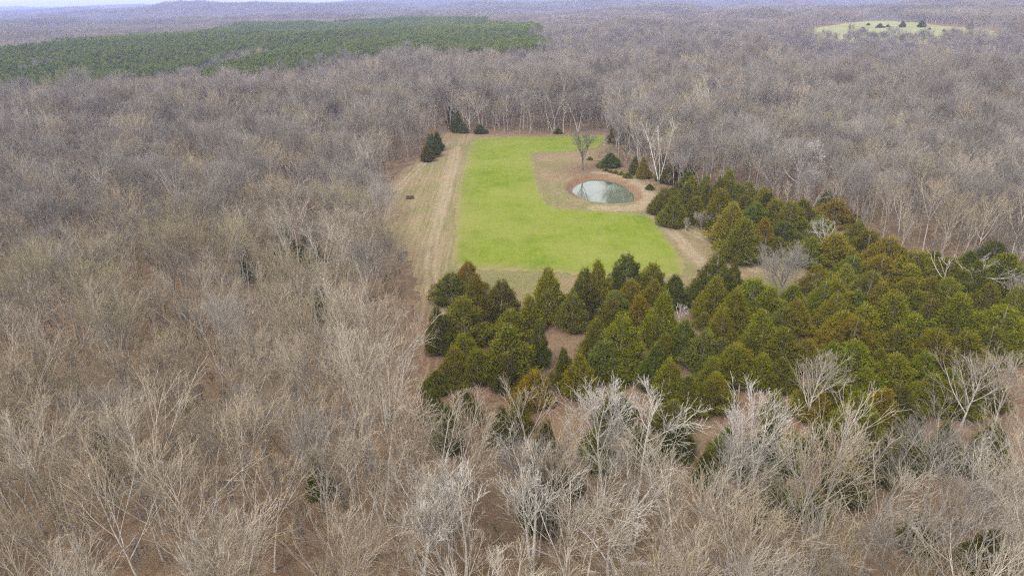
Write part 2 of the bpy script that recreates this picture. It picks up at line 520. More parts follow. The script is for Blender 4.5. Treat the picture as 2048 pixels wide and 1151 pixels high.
def patch_sheet(name, pg, step, mat, lift, label):
    lo, hi = pg.min(0), pg.max(0)
    ax, ay = np.arange(lo[0], hi[0] + step, step), np.arange(lo[1], hi[1] + step, step)
    AX, AY = np.meshgrid(ax, ay); a, b = AX.ravel(), AY.ravel()
    keep = (sdf(pg, a, b) < 0).reshape(AX.shape)
    kk = keep[:-1, :-1] & keep[:-1, 1:] & keep[1:, 1:] & keep[1:, :-1]
    I = np.arange(AX.size).reshape(AX.shape)
    F = np.stack([I[:-1, :-1][kk], I[:-1, 1:][kk], I[1:, 1:][kk], I[1:, :-1][kk]], 1)
    used = np.unique(F); mp = np.full(AX.size, -1); mp[used] = np.arange(len(used))
    V = np.stack([a, b, terrain(a, b) + lift], 1)[used]
    tag(link(name, mesh_np(name, V, mp[F], [mat], True)), kind='structure', label=label)


patch_sheet('pasture', PASTX, 6.0, M['pasture'], 1.2, 'pale green far pasture on a low hill')

# ------------------------------------------------------------------ tree growing
def norm(v):
    return v / (np.linalg.norm(v, axis=-1, keepdims=True) + 1e-9)


def shoots(rng, start, d, length, k, wig, trop):
    """N polylines of k+1 points: start (N,3), direction (N,3), length (N,)"""
    P = [start]; d = norm(d); stp = (length / k)[:, None]
    for i in range(k):
        d = norm(d + rng.normal(0, wig, d.shape) + np.array([0, 0, trop]))
        P.append(P[-1] + d * stp)
    return np.stack(P, 1)


def taper(r0, r1, k):
    f = np.linspace(0, 1, k + 1)
    return r0[:, None] * (1 - f) + r1[:, None] * f


def sprout(rng, P, R, n_per, t0, t1, ang, dang, lf, k, wig, trop, rr, rmin, tip=0.35):
    """side shoots off polylines P (N,k+1,3) with radii R"""
    N, K, _ = P.shape
    n_per = np.broadcast_to(np.asarray(n_per), (N,)).astype(int)
    idx = np.repeat(np.arange(N), n_per)
    m = len(idx)
    j = np.concatenate([np.arange(c) for c in n_per]) if m else np.zeros(0)
    u = (j + rng.uniform(0, 1, m)) / np.maximum(n_per[idx], 1)
    t = t0 + (t1 - t0) * u
    s = t * (K - 1); i0 = np.clip(s.astype(int), 0, K - 2); f = (s - i0)[:, None]
    A, B = P[idx, i0], P[idx, i0 + 1]
    start = A * (1 - f) + B * f
    rad = R[idx, i0] * (1 - f[:, 0]) + R[idx, i0 + 1] * f[:, 0]
    tan = norm(B - A)
    ref = np.where(np.abs(tan[:, 2:3]) > 0.9, np.array([[1.0, 0, 0]]), np.array([[0, 0, 1.0]]))
    u1 = norm(np.cross(tan, ref)); u2 = np.cross(tan, u1)
    az = j * 2.4 + rng.uniform(-0.7, 0.7, m) + idx * 1.7
    a = np.radians(rng.normal(ang, dang, m))
    d = tan * np.cos(a)[:, None] + (u1 * np.cos(az)[:, None] + u2 * np.sin(az)[:, None]) * np.sin(a)[:, None]
    L = lf(t, idx) * rng.uniform(0.7, 1.25, m)
    r0 = np.minimum(rad * 0.85, np.maximum(rad * rr, rmin))
    Q = shoots(rng, start, d, L, k, wig, trop)
    return Q, taper(r0, np.maximum(r0 * tip, rmin * 0.8), k), L


def tubes(P, R, s, twist=0.0):
    """tube skins round polylines; returns V, F"""
    N, K, _ = P.shape
    T = np.empty_like(P); T[:, 1:-1] = P[:, 2:] - P[:, :-2]; T[:, 0] = P[:, 1] - P[:, 0]; T[:, -1] = P[:, -1] - P[:, -2]
    T = norm(T)
    mean = norm(P[:, -1] - P[:, 0])
    ref = np.where(np.abs(mean[:, 2:3]) > 0.8, np.array([[1.0, 0, 0]]), np.array([[0, 0, 1.0]]))[:, None, :]
    U = norm(np.cross(T, np.broadcast_to(ref, T.shape))); W = np.cross(T, U)
    an = np.arange(s) * 2 * math.pi / s + twist
    V = P[:, :, None, :] + R[:, :, None, None] * (U[:, :, None, :] * np.cos(an)[None, None, :, None] + W[:, :, None, :] * np.sin(an)[None, None, :, None])
    b = (np.arange(N)[:, None, None] * K + np.arange(K - 1)[None, :, None]) * s
    q = np.arange(s)[None, None, :]; q2 = (q + 1) % s
    F = np.stack([b + q, b + q2, b + s + q2, b + s + q], -1).reshape(-1, 4)
    return V.reshape(-1, 3), F


def join(parts):
    V, F, o = [], [], 0
    for v, f in parts:
        V.append(v); F.append(f + o); o += len(v)
    return np.vstack(V), np.vstack(F)


def bare_tree_np(seed, H=18.0, fork=0.38, limbs=11, limb_ang=38, spread=0.40, stems=1, lean=0.02, twig=0.0165, dens=1.0, trop=0.05, wig=0.05, trunk_r=0.18, low=None, twig_levels=3):
    """returns (trunk V,F), (crown V,F): trunk and main limbs; finer wood"""
    rng = np.random.RandomState(seed)
    k = 9
    P0 = np.zeros((stems, 3)); d0 = np.tile([0, 0, 1.0], (stems, 1)) + rng.normal(0, lean, (stems, 3))
    if stems > 1:
        az = np.arange(stems) * 2 * math.pi / stems + rng.uniform(0, 6)
        d0[:, 0] += np.cos(az) * 0.22; d0[:, 1] += np.sin(az) * 0.22
        P0[:, 0] = np.cos(az) * trunk_r * 0.6; P0[:, 1] = np.sin(az) * trunk_r * 0.6
    T = shoots(rng, P0, d0, np.full(stems, H * 0.93) * rng.uniform(0.88, 1.0, stems), k, 0.035 + wig * 0.3, 0.03)
    TR = taper(np.full(stems, trunk_r), np.full(stems, 0.03), k)
    TR[:, 0] *= 1.35
    lo = fork if low is None else low
    L1, R1, len1 = sprout(rng, T, TR, max(3, int(limbs / stems)), lo, 0.95, limb_ang, 8,
                          lambda t, i: H * spread * np.clip(1.45 - 1.15 * (t - lo) / (1 - lo), 0.3, 1.35), 7, wig, trop, 0.6, 0.042)
    L2, R2, len2 = sprout(rng, L1, R1, int(6 * dens + 0.5), 0.2, 0.95, 24, 8, lambda t, i: len1[i] * 0.62 * (1.2 - 0.65 * t), 5, wig * 1.1, trop * 0.9, 0.6, 0.024)
    L2b, R2b, len2b = sprout(rng, T, TR, int(8 * dens), lo + 0.12, 1.0, 34, 12, lambda t, i: H * 0.15 * np.ones(len(t)), 4, wig * 1.1, trop, 0.3, 0.02)
    L3, R3_, len3 = sprout(rng, L2, R2, int(6 * dens + 0.5), 0.2, 1.0, 26, 9, lambda t, i: len2[i] * 0.55 * (1.15 - 0.5 * t), 4, wig * 1.2, trop * 0.7, 0.55, twig)
    L3b, R3b, len3b = sprout(rng, L2b, R2b, int(5 * dens), 0.2, 1.0, 30, 10, lambda t, i: len2b[i] * 0.55, 3, wig * 1.2, trop * 0.7, 0.5, twig)
    crown = [tubes(L2b, R2b, 3), tubes(L3, R3_, 3), tubes(L3b, R3b, 3)]
    if twig_levels >= 3:
        L4, R4, l4 = sprout(rng, L3, R3_, int(3.4 * dens + 0.5), 0.25, 1.0, 30, 12, lambda t, i: np.clip(len3[i] * 0.6, 0.25, 1.1), 2, wig * 1.3, trop * 0.5, 0.6, twig * 0.8)
        crown += [tubes(L4, R4, 3)]
    (tv, tf), (cv, cf) = join([tubes(T, TR, 7), tubes(L1, R1, 5), tubes(L2, R2, 3)]), join(crown)
    s = H / max(tv[:, 2].max(), cv[:, 2].max())
    return (tv * s, tf), (cv * s, cf)


def bare_meshes(name, tone, **k):
    (tv, tf), (cv, cf) = bare_tree_np(**k)
    mt = mesh_np('trunk', tv, tf, [M[{'pale': 'limb', 'tan': 'limb', 'olive': 'trunk', 'grey': 'trunk'}.get(tone, tone)]], True)
    mc = mesh_np('crown', cv, cf, [M[tone]])
    v, f = join([(tv, tf), (cv, cf)])
    mi = np.concatenate([np.zeros(len(tf)), np.ones(len(cf))])
    mj = mesh_np('whole', v, f, [mt.materials[0], M[tone]], False, mi)
    return mt, mc, mj


def spray_crown(seed, H, Rm, shape='cedar', n=420, per=13, leaf=0.30):
    """needle foliage as many small blades in tufts, on a lumpy cone or dome; returns V, F, shade"""
    rng = np.random.RandomState(seed)
    base = 0.05 if shape == 'cedar' else 0.45
    # lumps: radius varies with azimuth and height
    ph = rng.uniform(0, 6.28, 8); am = rng.uniform(0.04, 0.13, 8)
    u = rng.uniform(0, 1, n)
    hf = base + (1 - base) * (1 - np.sqrt(1 - u * 0.985)) if shape == 'cedar' else base + (1 - base) * u
    az = rng.uniform(0, 2 * math.pi, n)
    q = (hf - base) / (1 - base)
    if shape == 'cedar':
        pw = rng.uniform(0.95, 1.3)
        prof = np.minimum(1.0, (0.6 + 2.8 * q)) * (1 - q) ** pw * 1.33 * (1 + 0.13 * np.sin(hf * 34 + 2.5 * np.sin(az * 2 + ph[0])))
    else:
        prof = np.sqrt(np.clip(1 - (2 * q - 0.85) ** 2 * 0.85, 0.02, 1)) * (1.05 - 0.35 * q)
    lump = 1 + sum(a * np.sin(az * (i % 4 + 1) + hf * (7 + 3 * i) + p) for i, (a, p) in enumerate(zip(am, ph)))
    depth = rng.beta(5.5, 0.9, n) if shape == 'cedar' else rng.beta(3.5, 1.1, n)
    rad = Rm * prof * lump * (0.5 + 0.5 * depth) * rng.uniform(0.92, 1.12, n)
    C = np.stack([rad * np.cos(az), rad * np.sin(az), hf * H + rng.normal(0, 0.12, n)], 1)
    out = np.stack([np.cos(az), np.sin(az), np.full(n, 1.5 if shape == 'cedar' else 0.9)], 1)
    out = norm(out + rng.normal(0, 0.25, out.shape))
    # blades
    m = n * per
    ci = np.repeat(np.arange(n), per)
    dirs = norm(out[ci] + rng.normal(0, 0.5, (m, 3)))
    side = norm(np.cross(dirs, rng.normal(0, 1, (m, 3))))
    L = leaf * rng.uniform(0.8, 2.4, m) * (0.6 + 0.6 * (1 - q[ci]))
    Wd = leaf * rng.uniform(0.28, 0.5, m)
    o = C[ci] + rng.normal(0, leaf * 0.95, (m, 3)) * np.array([1, 1, 1.5])
    a = o - side * Wd[:, None] * 0.5; b = o + side * Wd[:, None] * 0.5
    mid = o + dirs * (L * 0.6)[:, None]
    tip = o + dirs * L[:, None]
    c = mid + side * Wd[:, None] * 0.45; e = mid - side * Wd[:, None] * 0.45
    V = np.stack([a, b, c, tip, e], 1).reshape(-1, 3)
    V[:, 2] = np.maximum(V[:, 2], 0.05)
    F = np.arange(m * 5).reshape(-1, 5)
    k_ = 1.0 if shape == 'cedar' else 0.7
    sh = np.repeat(np.clip(0.5 + k_ * rng.normal(0, 0.17, n)[ci] + k_ * rng.normal(0, 0.12, m), 0, 1), 5)
    return V, F, sh


def cedar_meshes(seed, H=10.0, R=2.7, n=520, per=14, leaf=0.34):
    V, F, sh = spray_crown(seed, H, R, 'cedar', n, per, leaf)
    mc = mesh_np('crown', V, F, [M['cedar']]); attr(mc, 'shade', sh)
    rng = np.random.RandomState(seed + 9)
    T = shoots(rng, np.zeros((1, 3)), np.array([[0, 0, 1.0]]), np.array([H * 0.93]), 6, 0.02, 0.05)
    v1 = tubes(T, taper(np.array([0.17]), np.array([0.02]), 6), 6)
    B, BR, _ = sprout(rng, T, taper(np.array([0.17]), np.array([0.02]), 6), 26, 0.08, 0.9, 66, 8, lambda t, i: R * 0.85 * (1.05 - t), 3, 0.08, 0.08, 0.35, 0.02)
    v, f = join([v1, tubes(B, BR, 3)])
    mt = mesh_np('trunk', v, f, [M['trunk']])
    return mt, mc


def pine_mesh(seed, H=17.0, R=2.6, n=260, per=14, leaf=0.42):
    V, F, sh = spray_crown(seed, H, R, 'pine', n, per, leaf)
    rng = np.random.RandomState(seed)
    T = shoots(rng, np.zeros((1, 3)), np.array([[0, 0, 1.0]]), np.array([H * 0.95]), 4, 0.01, 0.05)
    tv, tf = tubes(T, taper(np.array([0.17]), np.array([0.03]), 4), 5)
    me = mesh_np('pine', np.vstack([V, tv]), [F, tf + len(V)], [M['pine'], M['trunk']], False, np.concatenate([np.zeros(len(F)), np.ones(len(tf))]))
    attr(me, 'shade', np.concatenate([sh, np.zeros(len(tv))]))
    return me


# ------------------------------------------------------------------ prototypes of the bare trees
PROTO = {}     # tone -> list of (trunk mesh, crown mesh, joined mesh)
spec = [('pale', dict(seed=11, H=18, limbs=10, limb_ang=30, dens=0.85)), ('pale', dict(seed=12, H=17, limbs=9, stems=2, limb_ang=26, fork=0.42, dens=0.85)),
        ('pale', dict(seed=13, H=16, limbs=11, limb_ang=38, wig=0.09, spread=0.38, dens=0.85)), ('pale', dict(seed=14, H=18, limbs=10, stems=3, limb_ang=24, spread=0.34, dens=0.85)),
        ('tan', dict(seed=21, H=17, limbs=12, limb_ang=30, dens=0.8)), ('tan', dict(seed=22, H=15, limbs=10, stems=2, limb_ang=26, fork=0.35, dens=0.8)),
        ('tan', dict(seed=23, H=18, limbs=11, limb_ang=36, fork=0.45, dens=0.8)),
        ('grey', dict(seed=31, H=18, limbs=12, limb_ang=33, dens=0.95, twig=0.02)), ('grey', dict(seed=32, H=19, limbs=10, limb_ang=28, fork=0.5, dens=0.95, twig=0.02)),
        ('grey', dict(seed=33, H=16, limbs=12, limb_ang=42, stems=2, wig=0.11, fork=0.4, dens=0.95, twig=0.02)), ('grey', dict(seed=34, H=17, limbs=13, limb_ang=36, dens=0.95, twig=0.02)),
        ('olive', dict(seed=41, H=17, limbs=12, limb_ang=32, dens=0.8)), ('olive', dict(seed=42, H=16, limbs=11, stems=2, limb_ang=30, dens=0.8)),
        ('olive', dict(seed=43, H=18, limbs=11, limb_ang=33, fork=0.42, dens=0.8))]
for tone, kw in spec:
    kw['H'] *= 1.1
    PROTO.setdefault(tone, []).append(bare_meshes('bare', tone, **kw))
TONES = ['pale', 'tan', 'grey', 'olive']
FLAT = [(tn, p) for tn in TONES for p in PROTO[tn]]
FIRST = {}
for i, (tn, p) in enumerate(FLAT):
    FIRST.setdefault(tn, i)
NPER = {tn: len(PROTO[tn]) for tn in TONES}
BASE_IDX = 0


def tone_at(x, y, rng):
    """which kind of bark and buds stands where: greener twigs to the west, paler ones near, grey ones beyond"""
    px, py, _ = project(np.stack([x, y, np.full(len(x), 12.0)], 1))
    r = np.hypot(x, y)
    big = wav(x, y, 130, 0) * 0.5 + wav(x, y, 45, 6) * 0.35
    w = np.zeros((len(x), 4))
    nearm = 1 - sm(110, 210, r)
    west = sm(-5, -75, x) if False else 1 - sm(-90, -10, x)
    w[:, 0] = 0.15 + 1.5 * nearm * (1 - 0.8 * west) + 0.9 * np.clip(big, 0, 1) * (r < 260) + 1.1 * np.clip(wav(x, y, 75, 17) - 0.2, 0, 1)
    w[:, 1] = 0.55 + 0.7 * nearm * west + 0.8 * np.clip(-big, 0, 1) + 1.8 * np.clip(wav(x, y, 120, 12), 0, 1)
    w[:, 2] = 0.35 + 2.8 * sm(130, 300, r)
    w[:, 3] = 0.12 + 2.0 * west * nearm + 0.4 * np.clip(wav(x, y, 80, 12), 0, 1)
    w /= w.sum(1, keepdims=True)
    c = np.cumsum(w, 1); u = rng.uniform(0, 1, len(x))[:, None]
    return (u > c).sum(1).clip(0, 3)


# ------------------------------------------------------------------ where bare trees grow
rngF = np.random.RandomState(2024)


def scatter(step, r0, r1, half=45.0, drop=0.1):
    g = np.arange(-r1, r1, step)
    h = np.arange(-30, r1, step)
    A, B = np.meshgrid(g, h); a = A.ravel() + rngF.uniform(-0.48, 0.48, A.size) * step; b = B.ravel() + rngF.uniform(-0.48, 0.48, A.size) * step
    r = np.hypot(a, b); ang = np.degrees(np.arctan2(a, b + 30))
    k = (r >= r0) & (r < r1) & (np.abs(ang) < half) & (rngF.uniform(0, 1, len(a)) > drop)
    return a[k], b[k]


tx, ty = scatter(6.05, 8, 950, 46)
dcl = np.full(len(tx), 99.0); nr = (tx > CLEAR[:, 0].min() - 60) & (tx < CLEAR[:, 0].max() + 60) & (ty < CLEAR[:, 1].max() + 60)
dcl[nr] = sdf(NOTREE, tx[nr], ty[nr])
keep = dcl > np.where((tx < 0) & (ty > 95), 3.2, 1.2)
# wheel track side of the clearing is kept tree free; far pasture and its foreground too
keep &= ~((sdf(PASTX, tx, ty) < 0))
# pine woods (seen canopy outlines)
PINES = [smooth_poly(poly(p, 18.5), 1) for p in (
    [(-200, 120), (0, 98), (120, 84), (250, 64), (420, 62), (520, 42), (640, 44), (760, 52), (860, 60), (1000, 64), (1075, 72), (1108, 90), (1030, 104), (900, 100), (700, 108), (560, 136), (420, 168),
     (400, 150), (340, 142), (230, 160), (140, 176), (60, 166), (0, 178), (-250, 200)],
    [(690, 52), (700, 38), (790, 34), (880, 32), (980, 36), (1010, 46), (1060, 44), (1070, 62), (1060, 74), (960, 70), (840, 64)])]
PHOLES = [smooth_poly(poly(p, 16.0), 1) for p in (
    [(0, 150), (60, 134), (125, 121), (130, 126), (70, 141), (10, 158)],
    [(350, 150), (400, 132), (470, 114), (540, 104), (550, 110), (480, 124), (420, 142), (380, 160)],
    [(635, 62), (700, 60), (704, 66), (640, 68)], [(858, 52), (900, 50), (905, 56), (860, 58)])]
dpine = np.minimum(sdf(PINES[0], tx, ty), sdf(PINES[1], tx, ty))
for hpoly in PHOLES:
    dpine = np.maximum(dpine, -sdf(hpoly, tx, ty))
far_ok = np.hypot(tx, ty) > 380
inpine = (dpine < 0) & far_ok
pine_xy = (tx[inpine & keep], ty[inpine & keep])
keep &= ~inpine
tx, ty = tx[keep], ty[keep]

# single trees placed by hand: (photo x, photo y of the foot, kind)
tone_i = tone_at(tx, ty, rngF)
variant = rngF.randint(0, 100, len(tx))
pidx = np.array([FIRST[TONES[k]] + v % NPER[TONES[k]] for k, v in zip(tone_i, variant)])
scl = rngF.uniform(0.78, 1.12, len(tx)) * (1 + 0.12 * sm(150, 350, np.hypot(tx, ty)) * rngF.normal(0, 1, len(tx)).clip(-1.5, 1.8)) * (1.04 + 0.22 * sm(220, 310, ty) * (1 - 0.9 * sm(420, 540, ty))) * (1 + 0.10 * wav(tx, ty, 60, 0) + 0.08 * wav(tx, ty, 24, 9))
yaw = rngF.uniform(0, 6.28, len(tx))
tz = terrain(tx, ty) - 0.1
# which 300 show largest
ux, uy, uz = project(np.stack([tx, ty, tz + 15 * scl], 1))
bx_, by_, bz = project(np.stack([tx, ty, tz + 9 * scl], 1))
mgn = 60 * 100 / np.maximum(uz, 1)
inframe = (uz > 5) & (ux > -mgn) & (ux < 2048 + mgn) & (uy < 1151) & (uy > -20)
slant = np.sqrt(tx ** 2 + ty ** 2 + (CAM_H - tz - 10) ** 2)
size = np.where(inframe, scl / slant, 0)
N_IND = 278
order = np.argsort(-size)
ind = order[:N_IND]
isind = np.zeros(len(tx), bool); isind[ind] = True


def nth(n):
    return f"{n}{'th' if 10 <= n % 100 <= 20 else {1: 'st', 2: 'nd', 3: 'rd'}.get(n % 10, 'th')}"


def tree_thing(name, label, cat, group, meshes, loc, rot, s, color=None):
    e = bpy.data.objects.new(name, None); COL.objects.link(e)
    e.location = loc; e.rotation_euler = rot; e.scale = s if hasattr(s, '__len__') else (s, s, s)
    e.empty_display_size = 0.5
    tag(e, label, cat, group)
    for nm, me in zip(('trunk', 'crown'), meshes):
        o = bpy.data.objects.new(nm, me); COL.objects.link(o); o.parent = e
        if color is not None:
            o.color = (*color, 1)
    return e


TONE_WORD = {'pale': 'pale cream-barked', 'tan': 'tan-twigged', 'grey': 'grey-twigged', 'olive': 'olive-tinged'}
# rows of the wood by distance, then each counted from the left
rows = {}
for i in ind:
    rows.setdefault(int((ty[i] - 20) // 12), []).append(i)
for rn_, (rk, lst) in enumerate(sorted(rows.items())):
    lst.sort(key=lambda i: tx[i] / (ty[i] + 1))
    for q, i in enumerate(lst):
        tn, p = FLAT[pidx[i]]
        lab = f"{TONE_WORD[tn]} tree, {nth(q + 1)} from the left, {nth(rn_ + 1)} row from the bottom edge"
        tree_thing('bare_tree', lab, 'bare tree', 'leafless trees of the near wood', p[:2], (tx[i], ty[i], tz[i]), (rngF.normal(0, 0.05), rngF.normal(0, 0.05), yaw[i]), scl[i] * rngF.uniform(0.95, 1.05))

# ------------------------------------------------------------------ stuff made of instances
def instancer(name, pts, idx, rot, sc, sources, label, extra=None):
    me = bpy.data.meshes.new(name)
    me.vertices.add(len(pts)); me.vertices.foreach_set('co', np.asarray(pts, np.float32).ravel())
    a = me.attributes.new('idx', 'INT', 'POINT'); a.data.foreach_set('value', np.asarray(idx, np.int32))
    a = me.attributes.new('rot', 'FLOAT_VECTOR', 'POINT'); a.data.foreach_set('vector', np.asarray(rot, np.float32).ravel())
    a = me.attributes.new('scl', 'FLOAT_VECTOR', 'POINT'); a.data.foreach_set('vector', np.asarray(sc, np.float32).ravel())
    o = link(name, me)
    ng = bpy.data.node_groups.new(name, 'GeometryNodeTree')
    ng.interface.new_socket('Geometry', in_out='INPUT', socket_type='NodeSocketGeometry')
    ng.interface.new_socket('Geometry', in_out='OUTPUT', socket_type='NodeSocketGeometry')
    N, L = ng.nodes, ng.links
    gi = N.new('NodeGroupInput'); go = N.new('NodeGroupOutput'); jn = N.new('GeometryNodeJoinGeometry')

    def named(nm, ty_):
        n = N.new('GeometryNodeInputNamedAttribute'); n.data_type = ty_; n.inputs['Name'].default_value = nm
        return [s for s in n.outputs if s.enabled and s.name == 'Attribute'][0]
    ai, ar, as_ = named('idx', 'INT'), named('rot', 'FLOAT_VECTOR'), named('scl', 'FLOAT_VECTOR')
    e2r = N.new('FunctionNodeEulerToRotation'); L.new(ar, e2r.inputs[0])
    for k, src in enumerate(sources):
        so = bpy.data.objects.new(name, src)          # carries the shape only; it is not part of the scene
        oi = N.new('GeometryNodeObjectInfo'); oi.inputs['Object'].default_value = so; oi.inputs['As Instance'].default_value = False
        g2i = N.new('GeometryNodeGeometryToInstance'); L.new(oi.outputs['Geometry'], g2i.inputs[0])
        cmp_ = N.new('FunctionNodeCompare'); cmp_.data_type = 'INT'; cmp_.operation = 'EQUAL'
        ins = [s for s in cmp_.inputs if s.enabled]
        L.new(ai, ins[0]); ins[1].default_value = k
        iop = N.new('GeometryNodeInstanceOnPoints')
        L.new(gi.outputs[0], iop.inputs['Points']); L.new(cmp_.outputs[0], iop.inputs['Selection']); L.new(g2i.outputs[0], iop.inputs['Instance'])
        L.new(e2r.outputs[0], iop.inputs['Rotation']); L.new(as_, iop.inputs['Scale'])
        L.new(iop.outputs[0], jn.inputs[0])
    L.new(jn.outputs[0], go.inputs[0])
    md = o.modifiers.new('grow', 'NODES'); md.node_group = ng
    tag(o, label, kind='stuff')
    return o


rest = ~isind
# stands of far trees, in squares of woodland
def woodland(seed, side, step, tone_set, twig, dens, lod):
    rng = np.random.RandomState(seed)
    g = np.arange(-side / 2, side / 2, step)
    A, B = np.meshgrid(g, g); a = A.ravel() + rng.uniform(-.45, .45, A.size) * step; b = B.ravel() + rng.uniform(-.45, .45, A.size) * step
    protos = []
    for k in range(4):
        if lod == 1:
            (tv, tf), (cv, cf) = bare_tree_np(seed * 10 + k, H=18, limbs=9, limb_ang=38, dens=0.85, twig=twig, twig_levels=2, trunk_r=0.2)
        else:
            r2 = np.random.RandomState(seed * 10 + k)
            T = shoots(r2, np.zeros((1, 3)), np.array([[0, 0, 1.0]]), np.array([16.0]), 3, 0.03, 0.03)
            TR = taper(np.array([0.22]), np.array([0.08]), 3)
            A1, AR, l1 = sprout(r2, T, TR, 9, 0.4, 1.0, 38, 10, lambda t, i: 6.0 * (1.25 - t), 2, 0.15, 0.1, 0.6, 0.12)
            A2, AR2, _ = sprout(r2, A1, AR, 6, 0.2, 1.0, 40, 14, lambda t, i: l1[i] * 0.55, 1, 0.15, 0.1, 0.8, twig)
            (tv, tf), (cv, cf) = tubes(T, TR, 3), join([tubes(A1, AR, 3), tubes(A2, AR2, 3)])
        protos.append((tv, tf, cv, cf))
    VV, FF, MI, o = [], [], [], 0
    for q in range(len(a)):
        tv, tf, cv, cf = protos[rng.randint(4)]
        s = rng.uniform(0.75, 1.15); an = rng.uniform(0, 6.28)
        Rm = np.array([[math.cos(an), -math.sin(an), 0], [math.sin(an), math.cos(an), 0], [0, 0, 1]]) * s
        ct = rng.randint(len(tone_set))
        for v, f, mi in ((tv, tf, 0), (cv, cf, 1 + ct)):
            VV.append(v @ Rm.T + [a[q], b[q], 0]); FF.append(f + o); o += len(v); MI.append(np.full(len(f), mi))
    return mesh_np('woodland', np.vstack(VV), np.vstack(FF), [M['trunk']] + [M[c] for c in tone_set], False, np.concatenate(MI))


def pineland(seed, side, step, lod):
    rng = np.random.RandomState(seed)
    g = np.arange(-side / 2, side / 2, step)
    A, B = np.meshgrid(g, g); a = A.ravel() + rng.uniform(-.4, .4, A.size) * step; b = B.ravel() + rng.uniform(-.4, .4, A.size) * step
    pr = [spray_crown(seed * 7 + k, 17, 2.8, 'pine', 150, 11, 0.65) for k in range(3)]
    VV, FF, SH, o = [], [], [], 0
    for q in range(len(a)):
        v, f, sh = pr[rng.randint(3)]
        s = rng.uniform(0.8, 1.12); an = rng.uniform(0, 6.28)
        Rm = np.array([[math.cos(an), -math.sin(an), 0], [math.sin(an), math.cos(an), 0], [0, 0, 1]]) * s
        VV.append(v @ Rm.T + [a[q], b[q], 0]); FF.append(f + o); o += len(v); SH.append(np.clip(sh + rng.normal(0, 0.1), 0, 1))
    me = mesh_np('pineland', np.vstack(VV), np.vstack(FF), [M['pine']]); attr(me, 'shade', np.concatenate(SH))
    return me


SRC = [p[2] for _, p in FLAT]
nb = len(SRC)
SIDE1, SIDE2 = 44.0, 100.0
SRC += [woodland(51, SIDE1, 6.2, ['grey', 'tan', 'grey', 'pale'], 0.06, 0.8, 1), woodland(52, SIDE1, 6.2, ['grey', 'tan', 'olive'], 0.06, 0.8, 1), woodland(53, SIDE1, 6.2, ['grey', 'grey', 'tan'], 0.06, 0.8, 1)]
SRC += [woodland(61, SIDE2, 8.0, ['grey', 'tan', 'grey'], 0.16, 1, 2), woodland(62, SIDE2, 8.0, ['grey', 'tan', 'olive'], 0.16, 1, 2)]


def patches(side, r0, r1, half):
    g = np.arange(-r1, r1, side * 0.97); h = np.arange(0, r1, side * 0.97)
    A, B = np.meshgrid(g, h); a, b = A.ravel(), B.ravel()
    r = np.hypot(a, b); ang = np.degrees(np.arctan2(a, b + 60))
    k = (r >= r0) & (r < r1) & (np.abs(ang) < half)
    return a[k], b[k]


ax1, ay1 = patches(SIDE1, 935, 3300, 46)
ax2, ay2 = patches(SIDE2, 3260, 10000, 44)


def slope_rot(a, b, rng, quarter=True):
    e = 20.0
    gx_ = (terrain(a + e, b) - terrain(a - e, b)) / (2 * e); gy_ = (terrain(a, b + e) - terrain(a, b - e)) / (2 * e)
    return np.stack([np.arctan(gy_), -np.arctan(gx_), np.zeros(len(a))], 1)


k = sdf(PASTX, ax1, ay1) > 26
ax1, ay1 = ax1[k], ay1[k]
dp1 = np.minimum(sdf(PINES[0], ax1, ay1), sdf(PINES[1], ax1, ay1))
pk = dp1 < 0
ppx, ppy = ax1[pk], ay1[pk]
ax1, ay1 = ax1[~pk], ay1[~pk]
P1 = np.stack([tx[rest], ty[rest], tz[rest]], 1)
P2 = np.stack([ax1, ay1, terrain(ax1, ay1) - 0.5], 1)
P3 = np.stack([ax2, ay2, terrain(ax2, ay2) - 0.5], 1)
pts = np.vstack([P1, P2, P3])
idx = np.concatenate([pidx[rest], nb + rngF.randint(0, 3, len(P2)), nb + 3 + rngF.randint(0, 2, len(P3))])
rot = np.vstack([np.stack([rngF.normal(0, 0.05, len(P1)), rngF.normal(0, 0.05, len(P1)), yaw[rest]], 1), slope_rot(ax1, ay1, rngF), slope_rot(ax2, ay2, rngF)])
s1 = scl[rest]
sc = np.vstack([np.stack([s1, s1, s1], 1), np.ones((len(P2) + len(P3), 3))])
instancer('bare_woods', pts, idx, rot, sc, SRC, 'leafless grey-brown woods rolling away to the horizon')

# thin young growth on the forest floor
UG = []
for i, (tn, h_) in enumerate([('tan', 4.5), ('olive', 5.5), ('grey', 6.5), ('pale', 7.5), ('tan', 3.0)]):
    (tv, tf), (cv, cf) = bare_tree_np(800 + i, H=h_, fork=0.15, limbs=9, limb_ang=24, spread=0.34, dens=0.6, twig=0.012, trunk_r=0.045, lean=0.08, twig_levels=2)
    v, f = join([(tv, tf), (cv, cf)])
    UG.append(mesh_np('sapling', v, f, [M[tn]]))
sx_, sy_ = scatter(3.9, 8, 300, 46, 0.3)
k = np.ones(len(sx_), bool)
k &= sdf(NOTREE, sx_, sy_) > 0.5
k &= sdf(CLEAR, sx_, sy_) > 0.0
sx_, sy_ = sx_[k], sy_[k]; n1 = len(sx_)
s1 = rngF.uniform(0.6, 1.25, n1)
instancer('undergrowth', np.stack([sx_, sy_, terrain(sx_, sy_) - 0.1], 1), rngF.randint(0, 5, n1), np.stack([rngF.normal(0, 0.1, n1), rngF.normal(0, 0.1, n1), rngF.uniform(0, 6.28, n1)], 1),
          np.stack([s1, s1, s1], 1), UG, 'thin leafless saplings and brush under the near wood')

# pine woods
PS = [pine_mesh(70 + i, 19, 3.3) for i in range(4)] + [pineland(75, SIDE1, 5.2, 1), pineland(76, SIDE1, 5.2, 1)]
qx, qy = pine_xy
